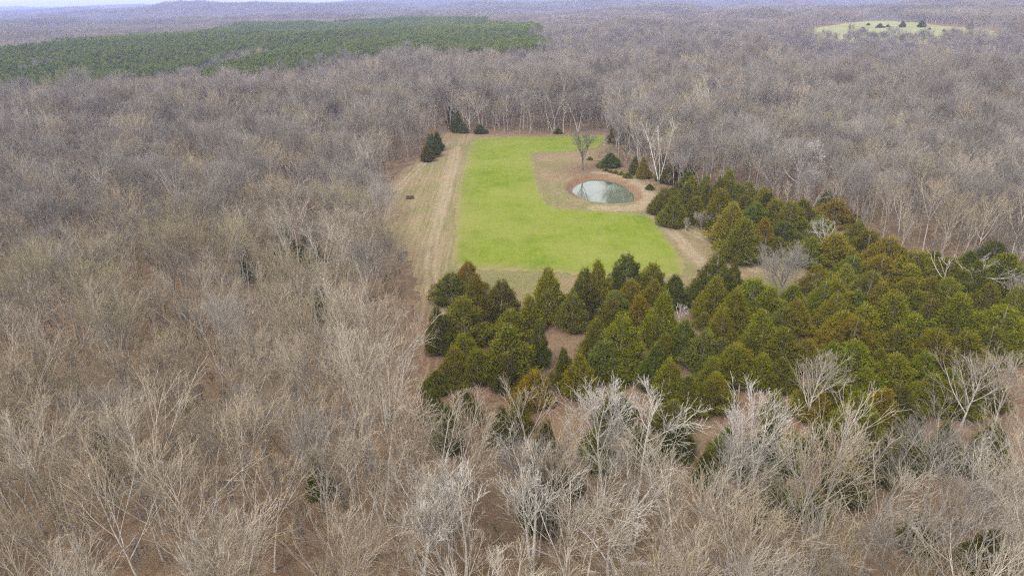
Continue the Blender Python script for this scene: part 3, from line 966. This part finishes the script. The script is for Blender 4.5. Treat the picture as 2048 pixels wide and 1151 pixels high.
# pines stand closer together than the bare trees
ex = np.concatenate([qx, qx + rngF.uniform(2, 4, len(qx)), qx + rngF.uniform(-3, 3, len(qx))]); ey = np.concatenate([qy, qy + rngF.uniform(-3, 3, len(qx)), qy + rngF.uniform(2, 4, len(qx))])
n1 = len(ex)
pts = np.vstack([np.stack([ex, ey, terrain(ex, ey)], 1), np.stack([ppx, ppy, terrain(ppx, ppy)], 1)])
idx = np.concatenate([rngF.randint(0, 4, n1), 4 + rngF.randint(0, 2, len(ppx))])
rot = np.vstack([np.stack([np.zeros(n1), np.zeros(n1), rngF.uniform(0, 6.28, n1)], 1), slope_rot(ppx, ppy, rngF)])
s1 = rngF.uniform(0.82, 1.12, n1)
sc = np.vstack([np.stack([s1, s1, s1], 1), np.ones((len(ppx), 3))])
instancer('pine_woods', pts, idx, rot, sc, PS, 'dense green pine woods beyond the leafless trees')
print('bare instances', len(P1), len(P2), len(P3), 'pines', n1, len(ppx))

# ------------------------------------------------------------------ cedars of the grove
CEDAR_COL = {'o': (0.262, 0.236, 0.005), 'g': (0.198, 0.200, 0.007), 'd': (0.145, 0.148, 0.009), 'b': (0.275, 0.268, 0.005), 'r': (0.258, 0.226, 0.006), 'u': (0.200, 0.203, 0.022), 'y': (0.33, 0.29, 0.016)}
CEDAR_WORD = {'o': 'olive-green', 'g': 'mid-green', 'd': 'dark green', 'b': 'bright yellow-green', 'r': 'rusty brown-green', 'u': 'grey-green', 'y': 'pale straw-green'}
CED = [cedar_meshes(100 + i, 10.0, 2.7, n, per, lf) for i, (n, per, lf) in enumerate([(1000, 17, .20), (1100, 16, .19), (950, 18, .21), (1200, 15, .18), (1000, 17, .20), (1050, 17, .19), (950, 18, .21), (1150, 15, .18)])]


def z6(x, y, w, b, c): return (800 + x / 2.921, 500 + y / 2.921, w / 2.921, 500 + b / 2.921, c)
def z5(x, y, w, b, c): return (1348 + x / 2.921, 360 + y / 2.921, w / 2.921, 360 + b / 2.921, c)
def z9(x, y, w, b, c): return (1348 + x / 2.921, 757 + y / 2.921, w / 2.921, 757 + b / 2.921, c)
def z7(x, y, w, b, c): return (700 + x / 2.921, 757 + y / 2.921, w / 2.921, 757 + b / 2.921, c)


CEDARS = [z6(*a) for a in [
    (295, 130, 200, 300, 'd'), (395, 65, 140, 250, 'r'), (440, 140, 160, 400, 'o'), (590, 175, 190, 420, 'd'), (230, 330, 160, 600, 'd'), (370, 270, 240, 560, 'g'),
    (310, 560, 140, 760, 'r'), (450, 575, 170, 770, 'o'), (625, 445, 290, 760, 'g'), (650, 345, 190, 520, 'g'), (760, 270, 150, 470, 'o'), (805, 400, 110, 690, 'd'),
    (620, 600, 150, 820, 'd'), (865, 95, 200, 460, 'o'), (1010, 250, 160, 460, 'u'), (1080, 90, 180, 370, 'd'), (1170, 45, 150, 350, 'o'), (1115, 190, 160, 390, 'd'),
    (1335, 20, 180, 240, 'd'), (1480, 70, 150, 270, 'o'), (1350, 170, 170, 340, 'o'), (1490, 165, 120, 310, 'b'), (1610, 140, 150, 330, 'd'), (1260, 240, 180, 430, 'u'),
    (1410, 260, 140, 450, 'o'), (1540, 240, 190, 560, 'b'), (1660, 400, 190, 630, 'g'), (1160, 400, 170, 650, 'g'), (1300, 380, 240, 690, 'o'), (1210, 530, 220, 740, 'u'),
    (1260, 630, 170, 760, 'o'), (960, 560, 115, 800, 'g'), (1050, 610, 185, 850, 'b'), (1490, 550, 170, 800, 'd'), (1590, 630, 175, 880, 'b'), (1700, 740, 170, 930, 'g'),
    (1860, 710, 170, 900, 'b'), (1780, 470, 180, 690, 'u'), (1880, 510, 160, 690, 'u'), (1890, 330, 145, 570, 'o'), (1785, 360, 95, 450, 'g'), (1850, 20, 210, 310, 'd'),
    (1850, 150, 190, 400, 'o'), (1955, 70, 120, 260, 'u'), (1960, 220, 180, 500, 'o'), (780, 700, 190, 900, 'o'), (680, 870, 90, 1000, 'g'), (210, 700, 150, 820, 'g'),
    (1600, 870, 190, 1050, 'u'), (1960, 560, 200, 780, 'r'), (1820, 620, 160, 860, 'g'), (1550, 480, 120, 640, 'g'), (370, 480, 150, 640, 'o'), (1250, 290, 150, 450, 'g')]]
CEDARS += [z5(*a) for a in [
    (10, 60, 140, 210, 'g'), (75, 10, 150, 220, 'g'), (125, 95, 150, 240, 'o'), (215, 20, 130, 210, 'd'), (285, 45, 170, 300, 'o'), (325, -67, 120, 130, 'o'), (425, 85, 120, 210, 'g'),
    (345, 125, 200, 390, 'y'), (400, 215, 195, 465, 'g'), (490, 125, 140, 270, 'g'), (550, 60, 130, 190, 'd'), (540, 220, 130, 390, 'o'), (600, 110, 160, 260, 'o'), (690, 120, 160, 290, 'o'),
    (650, 240, 160, 360, 'd'), (765, 110, 160, 250, 'u'), (915, 50, 80, 150, 'g'), (950, 110, 170, 240, 'o'), (1040, 170, 80, 240, 'g'), (800, 330, 160, 490, 'b'), (715, 350, 110, 450, 'r'),
    (950, 310, 210, 490, 'o'), (1080, 240, 150, 400, 'g'), (1150, 290, 180, 450, 'g'), (1270, 330, 200, 520, 'y'), (1190, 360, 160, 520, 'b'), (1050, 440, 160, 600, 'g'),
    (1220, 440, 230, 600, 'o'), (1440, 410, 230, 590, 'b'), (1530, 410, 120, 510, 'd'), (1630, 450, 180, 610, 'r'), (1740, 415, 130, 530, 'g'), (1890, 350, 170, 520, 'd'), (1960, 420, 210, 610, 'g'),
    (1010, 490, 140, 660, 'y'), (850, 490, 140, 660, 'o'), (1390, 490, 160, 630, 'o'), (1150, 530, 190, 730, 'u'), (960, 580, 210, 770, 'o'), (890, 590, 140, 780, 'g'), (1080, 640, 140, 770, 'u'),
    (1230, 590, 160, 770, 'r'), (1390, 570, 190, 750, 'g'), (1520, 560, 170, 730, 'o'), (1620, 560, 160, 750, 'r'), (1310, 650, 215, 920, 'r'), (1130, 720, 210, 950, 'o'), (960, 670, 160, 860, 'r'),
    (1000, 760, 180, 950, 'o'), (1060, 800, 235, 1010, 'r'), (1520, 690, 190, 900, 'g'), (1700, 660, 245, 940, 'o'), (1860, 600, 160, 780, 'g'), (1940, 730, 265, 960, 'b'), (2030, 620, 140, 830, 'r'),
    (1410, 780, 230, 1010, 'o'), (1330, 850, 210, 1060, 'g'), (1540, 870, 210, 1110, 'o'), (1480, 1000, 145, 1160, 'b'), (1310, 1000, 200, 1180, 'o'), (1070, 930, 250, 1160, 'b'), (930, 940, 160, 1130, 'g'),
    (1220, 980, 140, 1150, 'g'), (730, 690, 160, 900, 'o'), (640, 740, 130, 890, 'u'), (530, 760, 200, 1010, 'r'), (560, 620, 160, 800, 'o'), (480, 570, 210, 760, 'b'), (370, 640, 180, 910, 'o'),
    (655, 870, 230, 1090, 'g'), (790, 920, 160, 1100, 'o'), (440, 910, 160, 1040, 'g'), (380, 950, 210, 1160, 'r'), (520, 1010, 180, 1180, 'o'), (630, 1040, 180, 1200, 'g'),
    (1130, 1090, 120, 1220, 'b'), (1740, 880, 210, 1090, 'o'), (1640, 1100, 160, 1230, 'r'), (1800, 470, 150, 640, 'g'), (1880, 860, 170, 1040, 'g'), (700, 600, 130, 760, 'g'), (620, 330, 120, 430, 'o'),
    (1340, 400, 120, 530, 'g'), (870, 200, 120, 330, 'u'), (1700, 520, 130, 650, 'g'), (2040, 500, 130, 650, 'g'), (1420, 640, 130, 800, 'g')]]
CEDARS += [z9(*a) for a in [
    (100, 20, 160, 190, 'g'), (230, 5, 170, 180, 'g'), (860, 90, 190, 220, 'r'), (960, 20, 190, 190, 'o'), (820, 20, 160, 170, 'b'), (1110, 75, 190, 330, 'b'), (1160, 210, 150, 420, 'g'), (1310, 190, 110, 300, 'o'),
    (1350, 30, 210, 230, 'd'), (1240, 50, 190, 250, 'o'), (1640, 15, 200, 160, 'r'), (1740, 60, 130, 190, 'g'), (1540, -20, 170, 150, 'o'), (600, 60, 110, 240, 'b'), (1860, -30, 160, 140, 'g')]]
# evergreens half hidden in the bare wood
CEDARS += [(1332, 374, 42, 428, 'g'), (1356, 362, 42, 420, 'd'), (1384, 352, 42, 412, 'o'), (1412, 350, 40, 410, 'g'), (1440, 352, 40, 412, 'd'), (1350, 392, 48, 450, 'g'), (1500, 362, 40, 410, 'g'), (1530, 372, 38, 415, 'o'), (1320, 388, 36, 425, 'd'),
           (1378, 340, 30, 385, 'd'), (1455, 850, 46, 920, 'd'), (1500, 875, 50, 950, 'g'), (1545, 838, 52, 915, 'd'), (1590, 862, 48, 940, 'g'), (1640, 838, 50, 915, 'd'), (1420, 900, 44, 970, 'd'), (1770, 868, 54, 950, 'd'), (1690, 905, 44, 970, 'd'), (1830, 850, 50, 930, 'g'), (1905, 845, 50, 925, 'd'), (1995, 850, 52, 940, 'd'), (1345, 835, 46, 905, 'd'), (1290, 850, 46, 925, 'g'), (1185, 845, 44, 915, 'd'), (1000, 815, 46, 890, 'd'), (1560, 930, 40, 990, 'd'), (925, 770, 50, 850, 'g')]
CEDARS += [z7(*a) for a in [(980, 130, 150, 320, 'g'), (1440, 270, 150, 520, 'b'), (1100, 530, 200, 860, 'd'), (1560, 60, 200, 300, 'd'), (560, 150, 140, 420, 'd'), (1250, 470, 160, 660, 'g'), (480, 60, 140, 260, 'd')]]
CEDARS += [z9(*a) for a in [(430, 610, 170, 830, 'd'), (610, 600, 170, 780, 'g'), (820, 640, 130, 800, 'g'), (1060, 500, 150, 700, 'd'), (1450, 800, 140, 960, 'd'), (1890, 900, 190, 1100, 'd'), (1880, 250, 130, 420, 'd'), (40, 250, 150, 430, 'd')]]
CEDARS += [(565, 452, 48, 520, 'd'), (615, 455, 36, 520, 'd'), (490, 490, 26, 560, 'd'), (638, 562, 34, 640, 'g'), 
           (1090, 838, 50, 930, 'd'), (190, 850, 40, 950, 'g'), (628, 915, 40, 990, 'g'),
           (903, 206, 20, 258, 'd'), (914, 222, 22, 262, 'd'), (925, 244, 18, 265, 'd'), (960, 248, 22, 266, 'd'), (1116, 254, 14, 267, 'g'), (1248, 209, 38, 272, 'u'), (1234, 235, 26, 285, 'd'), (1268, 222, 20, 275, 'd'),
           (862, 266, 26, 312, 'd'), (873, 262, 20, 300, 'd'), (852, 290, 22, 322, 'd'), (1270, 311, 20, 348, 'd'), (1289, 314, 24, 355, 'o'), (1340, 330, 30, 365, 'd'), (1325, 336, 22, 362, 'd'), (1382, 319, 24, 362, 'o'),
           (1358, 318, 34, 362, 'd'), (1735, 226, 20, 262, 'o'), (1716, 226, 16, 258, 'o'), (1930, 232, 10, 262, 'o'), (2002, 236, 16, 270, 'o'), (1612, 218, 12, 250, 'd'), (1328, 300, 16, 350, 'd'), (1222, 304, 34, 332, 'd')]
SHRUBS = [(1212, 335, 9, 342, 'g'), (1222, 338, 9, 345, 'g'), (1231, 339, 11, 348, 'b'), (1243, 340, 12, 351, 'b'), (1256, 343, 15, 357, 'g'), (1203, 326, 12, 336, 'o'), (1300, 366, 14, 380, 'd'), (1180, 312, 9, 320, 'g')]


def place_from(px, py, pw, pb, hmax=12.0, hmin=1.0):
    """foot, height and width of an upright tree whose top, foot line and width are seen here"""
    H = 8.0
    for _ in range(6):
        p = hit(px, py, H)
        sl = np.linalg.norm(p - CAMP); dist = math.hypot(p[0], p[1])
        m = sl / FPX
        H = min(hmax, max(hmin, (pb - py) * m / (dist / sl)))
    return p[0], p[1], H, pw * m


rngC = np.random.RandomState(5)
ced = []
for (px, py, pw, pb, c) in CEDARS:
    X_, Y_, H, D = place_from(px, py, pw, pb, 11.5)
    ced.append([X_, Y_, H, D, c])
ced.sort(key=lambda e: e[1])
# rows of about fifteen trees by distance, then counted along each row
step = 13
nrow = 0
for r0 in range(0, len(ced), step):
    row = sorted(ced[r0:r0 + step], key=lambda e: e[0] / e[1]); nrow += 1
    for q, (X_, Y_, H, D, c) in enumerate(row):
        shp = 'narrow' if D / H < 0.42 else ('broad' if D / H > 0.62 else 'cone-shaped')
        place = 'in the west wood' if X_ < -22 else ('near the pond' if Y_ > 232 else 'of the grove')
        lab = f"{shp} {CEDAR_WORD[c]} cedar {place}, {nth(q + 1)} from the left, {nth(nrow)} cedar row"
        k = rngC.randint(len(CED)); j = rngC.uniform(0.85, 1.15, 3)
        col = np.clip(np.array(CEDAR_COL[c]) * j * rngC.uniform(0.85, 1.15), 0, 1)
        tree_thing('cedar', lab, 'cedar', 'evergreen cedars', CED[k], (X_, Y_, float(terrain(X_, Y_)) - 0.1), (rngC.normal(0, 0.03), rngC.normal(0, 0.03), rngC.uniform(0, 6.28)),
                   (D * 1.03 / 5.4, D * 1.03 / 5.4, H / 9.2), col)
for q, (px, py, pw, pb, c) in enumerate(SHRUBS):
    X_, Y_, H, D = place_from(px, py, pw, pb, 3.0, 1.0)
    tree_thing('evergreen_shrub', f"low {CEDAR_WORD[c]} shrub, {nth(q + 1)} along the bank behind the pond", 'shrub', 'low shrubs along the pond bank', CED[q % 8], (X_, Y_, float(terrain(X_, Y_)) - 0.1),
               (0, 0, q * 1.3), (D / 5.0, D / 5.0, H / 10), CEDAR_COL[c])

# ------------------------------------------------------------------ single leafless trees that stand out
def special(name, label, px, py, tone, cat='bare tree', scale=1.0, rz=0.0, apex=False, **kw):
    p = hit(px, py, kw['H']) if apex else hit(px, py)
    a, b, _ = bare_meshes(name, tone, **kw)
    return tree_thing(name, label, cat, None, (a, b), (p[0], p[1], float(terrain(p[0], p[1])) - 0.05), (0, 0, rz), scale)


special('bare_tree', 'lone grey leafless oak standing at the back of the pond', 1165, 341, 'dark', H=15.5, fork=0.22, limbs=14, limb_ang=42, spread=0.52, dens=0.8, trunk_r=0.36, seed=201, twig=0.035)
special('bare_tree', 'white-barked leafless tree with three tall stems forking low, behind the pond', 1318, 366, 'white', H=24, stems=3, fork=0.35, limbs=11, limb_ang=28, spread=0.22, dens=0.7, trunk_r=0.24, seed=202, twig=0.02, lean=0.04)
special('bare_tree', 'thin white-stemmed tree right beside the three-stemmed white tree', 1353, 360, 'white', H=13, fork=0.6, limbs=7, limb_ang=30, spread=0.2, dens=0.5, trunk_r=0.2, seed=203)
special('bare_tree', 'gnarled white leafless tree with a long crooked side limb above the cedars', 1592, 396, 'white', H=20, fork=0.28, limbs=10, limb_ang=58, wig=0.2, spread=0.42, dens=0.8, trunk_r=0.36, seed=204, twig=0.028)
special('bare_tree', 'round pale grey leafless tree standing alone among the cedars', 1560, 596, 'grey', H=13.5, fork=0.1, limbs=24, limb_ang=44, spread=0.66, dens=1.0, trunk_r=0.26, seed=205, twig=0.028, twig_levels=3)
special('bare_tree', 'small white twisted leafless tree poking out of the cedar tops', 1648, 502, 'white', H=9, fork=0.25, limbs=11, limb_ang=55, wig=0.2, spread=0.55, dens=0.7, trunk_r=0.2, seed=206)
special('dead_tree', 'dead white snag with few branches among the cedars', 1880, 588, 'white', 'dead tree', H=10, fork=0.4, limbs=5, limb_ang=38, wig=0.15, spread=0.4, dens=0.3, trunk_r=0.18, seed=207)
special('bare_tree', 'sprawling white-limbed tree among the cedars right of the dead snag', 1948, 590, 'white', H=9.5, fork=0.3, limbs=9, limb_ang=60, wig=0.18, spread=0.6, dens=0.5, trunk_r=0.2, seed=208)
special('bare_tree', 'small mauve-grey leafless tree near the right edge among cedars', 2018, 610, 'grey', H=7, fork=0.1, limbs=14, limb_ang=40, spread=0.5, dens=0.8, trunk_r=0.12, seed=209)
special('bare_tree', 'pale upright leafless tree rising from the cedars above the front wood', 1640, 688, 'pale', apex=True, H=13, fork=0.12, limbs=14, limb_ang=30, spread=0.4, dens=0.8, trunk_r=0.2, seed=210)
special('bare_tree', 'pale spreading leafless tree at the near right corner of the grove', 1966, 695, 'pale', apex=True, H=13, fork=0.15, limbs=13, limb_ang=40, spread=0.45, dens=0.8, trunk_r=0.2, seed=211)
special('bare_tree', 'pale leafless tree at the right edge beside the spreading one', 2034, 700, 'pale', apex=True, H=13, fork=0.15, limbs=12, limb_ang=36, spread=0.42, dens=0.8, trunk_r=0.2, seed=212)
special('bare_tree', 'small leafless white sapling between the two open patches of the grove', 1358, 655, 'white', H=5, fork=0.2, limbs=8, limb_ang=40, spread=0.4, dens=0.5, trunk_r=0.08, seed=213)
special('sapling', 'small reddish-brown leafless sapling beside the track near the pond', 1371, 464, 'tan', 'sapling', H=4.5, fork=0.15, limbs=9, limb_ang=35, spread=0.35, dens=0.6, trunk_r=0.07, seed=214, twig=0.02)
special('sapling', 'grey bushy leafless sapling in front of the big cedars by the track', 1402, 462, 'grey', 'sapling', H=6, fork=0.15, limbs=12, limb_ang=38, spread=0.42, dens=0.7, trunk_r=0.1, seed=215, twig=0.022)
special('sapling', 'thin leafless sapling on the field edge behind the pond tree', 1213, 300, 'grey', 'sapling', H=9, fork=0.3, limbs=8, limb_ang=32, spread=0.3, dens=0.5, trunk_r=0.12, seed=216)
special('bare_tree', 'rust-leaved young tree inside the wood beside the clearing', 645, 470, 'rust_leaf', H=11, fork=0.2, limbs=11, limb_ang=38, spread=0.4, dens=0.9, trunk_r=0.12, seed=217, twig=0.035)
special('bare_tree', 'pale leaning tree standing before the straight back edge of the wood', 1127, 267, 'white', H=14, fork=0.6, limbs=5, limb_ang=30, spread=0.2, dens=0.4, trunk_r=0.22, seed=218, lean=0.1)
special('bare_tree', 'tall pale forked tree in the middle of the back edge of the wood', 1156, 262, 'pale', H=20, stems=2, fork=0.4, limbs=10, limb_ang=34, spread=0.35, dens=0.7, trunk_r=0.32, seed=219, twig=0.035)
special('bare_tree', 'wide pale-branched tree beside the dark cedars at the back corner', 940, 262, 'pale', H=20, fork=0.1, limbs=15, limb_ang=55, spread=0.5, dens=0.8, trunk_r=0.3, seed=220, twig=0.035)
# in the front wood
for k_, (px, py, lab, kw) in enumerate([
    (1062, 888, 'white two-stemmed leafless tree standing in front of a dark cedar', dict(H=17.5, stems=2, fork=0.3, limbs=12, limb_ang=30, spread=0.36, seed=231)),
    (1230, 955, 'gnarled white oak with crooked spreading limbs in the front wood', dict(H=15, fork=0.3, limbs=10, limb_ang=62, wig=0.2, spread=0.42, seed=232)),
    (902, 930, 'tall white forked leafless tree at the bottom centre', dict(H=18, fork=0.35, limbs=11, limb_ang=34, wig=0.1, spread=0.38, seed=233, stems=2)),
    (1213, 757, 'tall pale leafless tree rising highest before the cedars', dict(H=17.5, fork=0.3, limbs=13, limb_ang=34, spread=0.32, seed=234)),
    (1285, 778, 'leaning pale tree with a crooked forked trunk before the cedars', dict(H=17, fork=0.4, limbs=8, limb_ang=40, wig=0.13, spread=0.36, seed=235, lean=0.14)),
    (1520, 778, 'big pale fan-shaped leafless tree in front of the right cedars', dict(H=18.5, fork=0.25, limbs=14, limb_ang=34, spread=0.42, seed=236, stems=2)),
    (820, 950, 'crooked white leafless tree leaning left near the bottom edge', dict(H=16, fork=0.35, limbs=9, limb_ang=45, wig=0.14, spread=0.4, seed=237, lean=0.1)),
]):
    special('bare_tree', lab, px, py, 'white', trunk_r=0.26, dens=0.85, twig=0.021, rz=k_ * 0.9, apex=True, **kw)

# ------------------------------------------------------------------ dead wood on the ground
def fallen(name, label, px, py, L, yaw_, seed, tone='grey', branches=10, r=0.18, cat='fallen log'):
    rng = np.random.RandomState(seed)
    p = hit(px, py)
    T = shoots(rng, np.array([[0, 0, r]]), np.array([[1.0, 0, 0.02]]), np.array([L]), 6, 0.04, 0.0)
    TR = taper(np.array([r]), np.array([r * 0.35]), 6)
    B, BR, bl = sprout(rng, T, TR, branches, 0.35, 1.0, 45, 12, lambda t, i: L * 0.3 * np.ones(len(t)), 4, 0.15, 0.04, 0.5, 0.03)
    B[:, :, 2] = np.abs(B[:, :, 2]) + 0.03
    e = link(name, None, None, (p[0], p[1], float(terrain(p[0], p[1]))))
    e.rotation_euler = (0, 0, yaw_); tag(e, label, cat)
    v, f = tubes(T, TR, 7); link('trunk', mesh_np('trunk', v, f, [M[tone]], True), e)
    C_, CR, _ = sprout(rng, B, BR, 4, 0.2, 1.0, 38, 12, lambda t, i: bl[i] * 0.5, 3, 0.15, 0.03, 0.5, 0.02)
    C_[:, :, 2] = np.abs(C_[:, :, 2]) + 0.03
    v, f = join([tubes(B, BR, 4), tubes(C_, CR, 3)]); link('branch', mesh_np('branch', v, f, [M[tone]]), e)


fallen('fallen_tree', 'grey fallen tree with bare branches on the bank behind the pond', 1186, 322, 9, -0.35, 301, 'grey', 14, 0.22, 'fallen tree')
fallen('fallen_log', 'pale fallen log at the left edge of the clearing near the rusty implement', 762, 404, 5, 0.7, 302, 'white', 5)
fallen('fallen_log', 'dark fallen log lying in the leaves at the left edge of the clearing', 772, 356, 4, 0.1, 303, 'tan', 3)
fallen('fallen_log', 'pale fallen trunk on the leaf litter in the left front wood', 440, 963, 6, 0.02, 304, 'white', 2, 0.12)
fallen('fallen_log', 'long brown fallen trunk lying slantwise at the bottom right', 1284, 1137, 8, 0.25, 305, 'tan', 2, 0.16)
# standing dead stub by the pond
p = hit(1269, 348)
rngS = np.random.RandomState(9)
T = shoots(rngS, np.array([[0, 0, -0.1]]), np.array([[0.12, 0, 1.0]]), np.array([3.2]), 5, 0.03, 0.0)
v, f = tubes(T, taper(np.array([0.17]), np.array([0.11]), 5), 8)
B, BR, _ = sprout(rngS, T, taper(np.array([0.17]), np.array([0.11]), 5), 3, 0.5, 0.9, 60, 8, lambda t, i: 0.35 * np.ones(len(t)), 2, 0.1, 0, 0.4, 0.03)
v, f = join([(v, f), tubes(B, BR, 4)])
tag(link('tree_stub', mesh_np('tree_stub', v, f, [M['white']], True), None, (p[0], p[1], float(terrain(p[0], p[1])))), 'short white dead tree stub standing behind the pond', 'tree stub')

# ------------------------------------------------------------------ rusty farm implement on the dry grass
def box(c, s, rot=0.0):
    v = np.array([[i, j, k] for i in (-.5, .5) for j in (-.5, .5) for k in (-.5, .5)]) * s
    cr, sr = math.cos(rot), math.sin(rot)
    v = v @ np.array([[cr, sr, 0], [-sr, cr, 0], [0, 0, 1]]) + c
    f = np.array([[0, 1, 3, 2], [4, 6, 7, 5], [0, 4, 5, 1], [2, 3, 7, 6], [0, 2, 6, 4], [1, 5, 7, 3]])
    return v, f


def disc(c, r, th, n=16):
    an = np.arange(n) * 2 * math.pi / n
    ring = lambda x_, rr: np.stack([np.full(n, x_), np.cos(an) * rr, np.sin(an) * rr], 1)
    V = np.vstack([ring(-th, r), ring(th, r), ring(th * 1.6, r * .4), ring(-th * .4, r * .4)]) + c
    i = np.arange(n); j = (i + 1) % n
    F = np.vstack([np.stack([a_ + i, a_ + j, b_ + j, b_ + i], 1) for a_, b_ in ((0, n), (n, 2 * n), (2 * n, 3 * n), (3 * n, 0))])
    return V, F


p = hit(820, 398)
e = link('disc_harrow', None, None, (p[0], p[1], float(relief(np.array([p[0]]), np.array([p[1]]))[0][0]) + 0.03))
e.rotation_euler = (0, 0, 0.12); tag(e, 'small rust-red steel implement standing on the dry grass beside the wheel tracks', 'farm implement')
fr = [box((0, s_ * 0.55, 0.62), (2.7, 0.12, 0.12)) for s_ in (-1, 1)] + [box((x_, 0, 0.64), (0.12, 1.2, 0.09)) for x_ in (-1.25, -0.45, 0.45, 1.25)]
fr += [box((0, -0.1, 0.95), (0.1, 0.9, 0.1)), box((0.18, -0.5, 0.8), (0.08, 0.08, 0.42)), box((-0.18, -0.5, 0.8), (0.08, 0.08, 0.42)), box((-0.7, 0.1, 0.78), (0.9, 0.7, 0.16)), box((0.72, 0.1, 0.8), (0.85, 0.7, 0.2))]
link('frame', mesh_np('frame', *join(fr), [M['rust']]), e)
for s_ in (-0.5, 0.5):
    g_ = [box((0, s_, 0.32), (2.5, 0.06, 0.06))] + [disc(np.array([x_, s_, 0.32]), 0.32, 0.015) for x_ in np.linspace(-1.2, 1.2, 11)]
    link('disc_gang', mesh_np('disc_gang', *join(g_), [M['rust']]), e)

# ------------------------------------------------------------------ far pasture trees, single pines, radio mast
for q, (px, py, pw, pb, nm) in enumerate([(1725, 53, 12, 65, 'lowest'), (1736, 46, 8, 53, 'topmost'), (1759, 46, 14, 58, 'widest'), (1775, 49, 8, 56, 'small'), (1858, 55, 5, 62, 'tiny'), (1939, 42, 12, 61, 'tallest'),
                                          (1842, 38, 14, 57, 'broad'), (1887, 58, 6, 66, 'thin'), (1804, 40, 12, 57, 'blue-green')]):
    g_ = hit(px, pb); sl = np.linalg.norm(g_ - CAMP)
    H = max(3.5, 0.68 * (pb - py) * sl / FPX); D = max(3.0, 0.72 * pw * sl / FPX)
    tree_thing('cedar', f"{nm} dark cedar standing on the far pale pasture at the horizon", 'cedar', 'dark cedars of the far pasture', CED[q % 8], (g_[0], g_[1], float(terrain(g_[0], g_[1])) + 0.9), (0, 0, q), (D / 5.2, D / 5.2, H / 10), CEDAR_COL['d'])
PINE_P = [pine_mesh(90 + i, 17, 3.2, 300, 14, 0.42) for i in range(2)]
for q, (px, py) in enumerate([(1180, 101), (1196, 98), (1206, 100), (1219, 97), (1170, 106), (1228, 101)]):
    g_ = hit(px, py, 15.0)
    o = link('pine_tree', PINE_P[q % 2], None, (g_[0], g_[1], float(terrain(g_[0], g_[1]))))
    o.rotation_euler = (0, 0, q * 1.1)
    tag(o, f"yellow-green pine in the small clump beyond the clearing, {nth(q + 1)} of six", 'pine', 'small clump of pines')
g_ = hit(36, 26, 5.0)
mv, mf = tubes(np.array([[[0, 0, 0], [0, 0, 60], [0, 0, 130.0]]]), np.array([[0.9, 0.8, 0.6]]), 4)
wires = np.array([[[0, 0, z_], [math.cos(a_) * 60, math.sin(a_) * 60, 0]] for z_ in (60, 120) for a_ in (0.3, 2.4, 4.5)])
mv, mf = join([(mv, mf), tubes(wires, np.full((6, 2), 0.06), 3)])
tag(link('radio_mast', mesh_np('radio_mast', mv, mf, [M['mast']]), None, (g_[0], g_[1], float(terrain(g_[0], g_[1])))), 'thin pale guyed mast rising above the far left horizon', 'mast')

# ------------------------------------------------------------------ haze
HZ = 0.000145
bv, bf = box((0, 5300, 30), (25200, 12200, 210))
lo_z = float(Z.min()) - 1.5
bv[:, 2] = np.where(bv[:, 2] < 0, lo_z, 145.0)
t = NT('haze')
t.n.remove(t.b)
pv = t.new('ShaderNodeVolumePrincipled'); pv.inputs['Color'].default_value = (0.47, 0.55, 1.0, 1); pv.inputs['Density'].default_value = HZ; pv.inputs['Anisotropy'].default_value = 0.0
t.l.new(pv.outputs[0], t.n['Material Output'].inputs['Volume'])
tag(link('haze', mesh_np('haze', bv, bf, [t.m])), kind='stuff')
